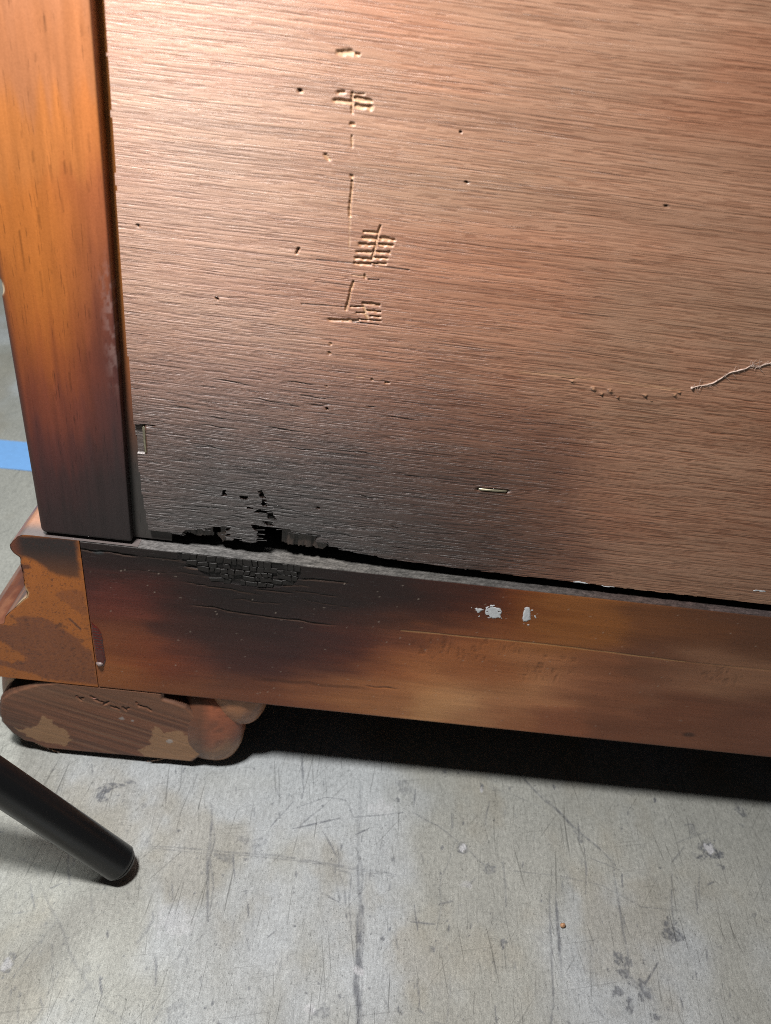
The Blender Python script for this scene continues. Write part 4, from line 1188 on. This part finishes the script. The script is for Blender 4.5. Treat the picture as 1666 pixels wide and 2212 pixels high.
for (a, b, r) in ((675, 362, 1.0), (735, 375, 0.7), (940, 488, 1.3)):
    cx, cz = [float(v) for v in F3(a, b)]
    v = sstep(0.35, 0.65, 1 - np.hypot(X - cx, Z - cz) / r * 0.6 + (fbm(X * 1.5, Z * 1.5, 3) - 0.5) * 0.8) * (np.hypot(X - cx, Z - cz) < r * 1.3)
    col = put(col, (0.42, 0.39, 0.37), v * 0.7)
rim = sstep(-1.6, -0.1, sd)
dp += 0.9 * rim ** 2 + 0.12 * (gl - 0.5)
col = put(col, (0.05, 0.025, 0.02), sstep(-1.0, -0.2, sd) * 0.5)
sheet('sawn_face', np.stack([X, CUT - 0.1 + dp, Z], -1), M_FOOT, foot, {'col': col, 'rough': np.full(X.shape, 0.55), 'relief': np.full(X.shape, 0.9)}, keep, skirt=(0, 6.0, 0))

# ------------------------------------------------------------------ black metal leg in the foreground
B0 = np.array([*[float(v) for v in at_z(250, 1858, 6.6)], 6.6])
B1 = np.array([*[float(v) for v in at_z(0, 1690, 44.0)], 44.0])
ax = (B1 - B0) / np.linalg.norm(B1 - B0)
M_BLACK = NT('black_powder_coat')
t = M_BLACK
sc = t.mr(t.noise((0.5, 2.5, 2.5), detail=4, rough=0.7), 0.70, 0.76, 0, 1, True)
n = t.noise((4, 4, 4), detail=2)
t.bump(n, 0.012)
M_BLACK = t.out(Base_Color=t.mix(sc, (0.007, 0.0072, 0.0078, 1), (0.05, 0.05, 0.055, 1)), Roughness=t.mr(n, 0.3, 0.7, 0.22, 0.30), Specular_IOR_Level=0.5)
M_PLUG = mat_flat('black_plastic_glide', (0.012, 0.012, 0.013), 0.45, noise=0.3, ns=2)
LR = 6.05
contact = np.array([B0[0], B0[1], 0.0])
leg = bpy.data.objects.new('metal_leg', None)
COL.objects.link(leg)
leg.location = contact * MM
leg['label'] = 'slanting round black metal furniture leg standing on the concrete in front of the bun foot'
leg['category'] = 'furniture leg'
e1 = np.cross(ax, [0, 0, 1.0]); e1 /= np.linalg.norm(e1); e2 = np.cross(e1, ax)


def lathe(name, prof, mat, n=64):
    a = np.linspace(0, 2 * math.pi, n + 1)
    P = np.array([[B0 - contact + ax * s + r * (math.cos(q) * e1 + math.sin(q) * e2) for q in a] for s, r in prof])
    return sheet(name, P, mat, leg)


lathe('tube', [(-2.2, LR - 1.2), (-2.1, LR - 0.25), (-1.7, LR)] + [(s, LR) for s in np.linspace(-1, 320, 30)], M_BLACK)
lathe('glide', [(-4.3, 0.01), (-4.2, LR - 3.0), (-3.8, LR - 1.4), (-3.0, LR - 0.7), (-2.35, LR - 0.5), (-2.2, LR - 1.3)], M_PLUG)

# ------------------------------------------------------------------ small things on the floor and panel
M_TAPE = mat_flat('blue_masking_tape', (0.19, 0.45, 0.90), 0.6, noise=0.08, ns=0.3, bumpd=0.05)
(ta, tb), (tc, td) = at_z(0, 950), at_z(0, 1012)
xx = np.linspace(-420, -50, 80)
(t2, t3) = at_z(50, 955)
sl = 0.0
rowsT = np.array([td + 0.0, (tb + td) / 2, tb])
P = np.array([[[x, r + 0.6 * math.sin(x * 0.05), 0.25 + 0.10 * math.sin(x * 0.11)] for x in xx] for r in rowsT])
tape = sheet('masking_tape', P, M_TAPE, skirt=(0, 0, -0.2))
tape['label'] = 'strip of blue masking tape stuck to the concrete floor behind the dresser'
tape['category'] = 'tape'

cx, cy = [float(v) for v in at_z(1215, 2001)]
M_CRUMB = mat_flat('orange_wood_crumb', (0.52, 0.29, 0.16), 0.6, noise=0.35, ns=1.5, bumpd=0.1)
th, ph = np.meshgrid(np.linspace(0, 2 * math.pi, 13), np.linspace(0.02, math.pi - 0.02, 8))
r = 0.80 * (1 + 0.22 * np.sin(2 * th + 1) * np.sin(ph) + 0.15 * np.cos(3 * ph))
crumb = sheet('wood_crumb', np.stack([r * np.sin(ph) * np.cos(th), 1.15 * r * np.sin(ph) * np.sin(th), 0.85 + 0.8 * r * np.cos(ph)], -1), M_CRUMB, loc=(cx * MM, cy * MM, 0))
crumb['label'] = 'tiny orange crumb of wood lying alone on the concrete floor'
crumb['category'] = 'crumb'

M_LINT = mat_flat('dusty_lint', (0.56, 0.42, 0.35), 0.9, noise=0.4, ns=3, bumpd=0.1)
tp = [(1210, 350), (1235, 342), (1262, 335), (1300, 327), (1335, 318), (1362, 303), (1395, 284), (1425, 268), (1455, 254), (1490, 243), (1520, 238), (1545, 225), (1562, 218), (1580, 228), (1605, 224), (1640, 210), (1690, 200), (1800, 190)]
q = []
for i, (a, b) in enumerate(tp):
    x, z = [float(v) for v in C6(a, b)]
    q.append((x, float(yp(x, z)) - 0.12, z))
q = np.array(q); k = np.linspace(0, len(q) - 1, 120)
q = np.stack([np.interp(k, np.arange(len(q)), q[:, i]) for i in range(3)], -1)
q[:, 2] += (vn(k * 0.7, k * 0, 4) - 0.5) * 0.5
rad = 0.10 + 0.24 * vn(k * 0.45, k * 0, 6)
rad[:5] += np.array([0.0, .25, .3, .2, .1])
V1, F1 = tube(q, rad, 6)
Vs, Fs = [V1], list(F1); nvt = len(V1)
for j in range(46):                       # loose fibres
    i = rng.integers(4, 115); a = rng.uniform(0, 6.28); ln = rng.uniform(0.6, 2.2)
    d = np.array([math.cos(a), -0.15, math.sin(a)])
    pp = [q[i] + d * ln * s + np.array([0.4 * s * s, 0, 0.3 * s * s]) for s in np.linspace(0, 1, 5)]
    Vj, Fj = tube(pp, 0.045, 3)
    Fs += [[v + nvt for v in f] for f in Fj]; Vs.append(Vj); nvt += len(Vj)
me = raw_mesh('lint_thread', np.concatenate(Vs) * MM, Fs, M_LINT)
th_ = link('lint_thread', me)
th_['label'] = 'dusty pinkish thread of lint clinging to the plywood panel'
th_['category'] = 'thread'
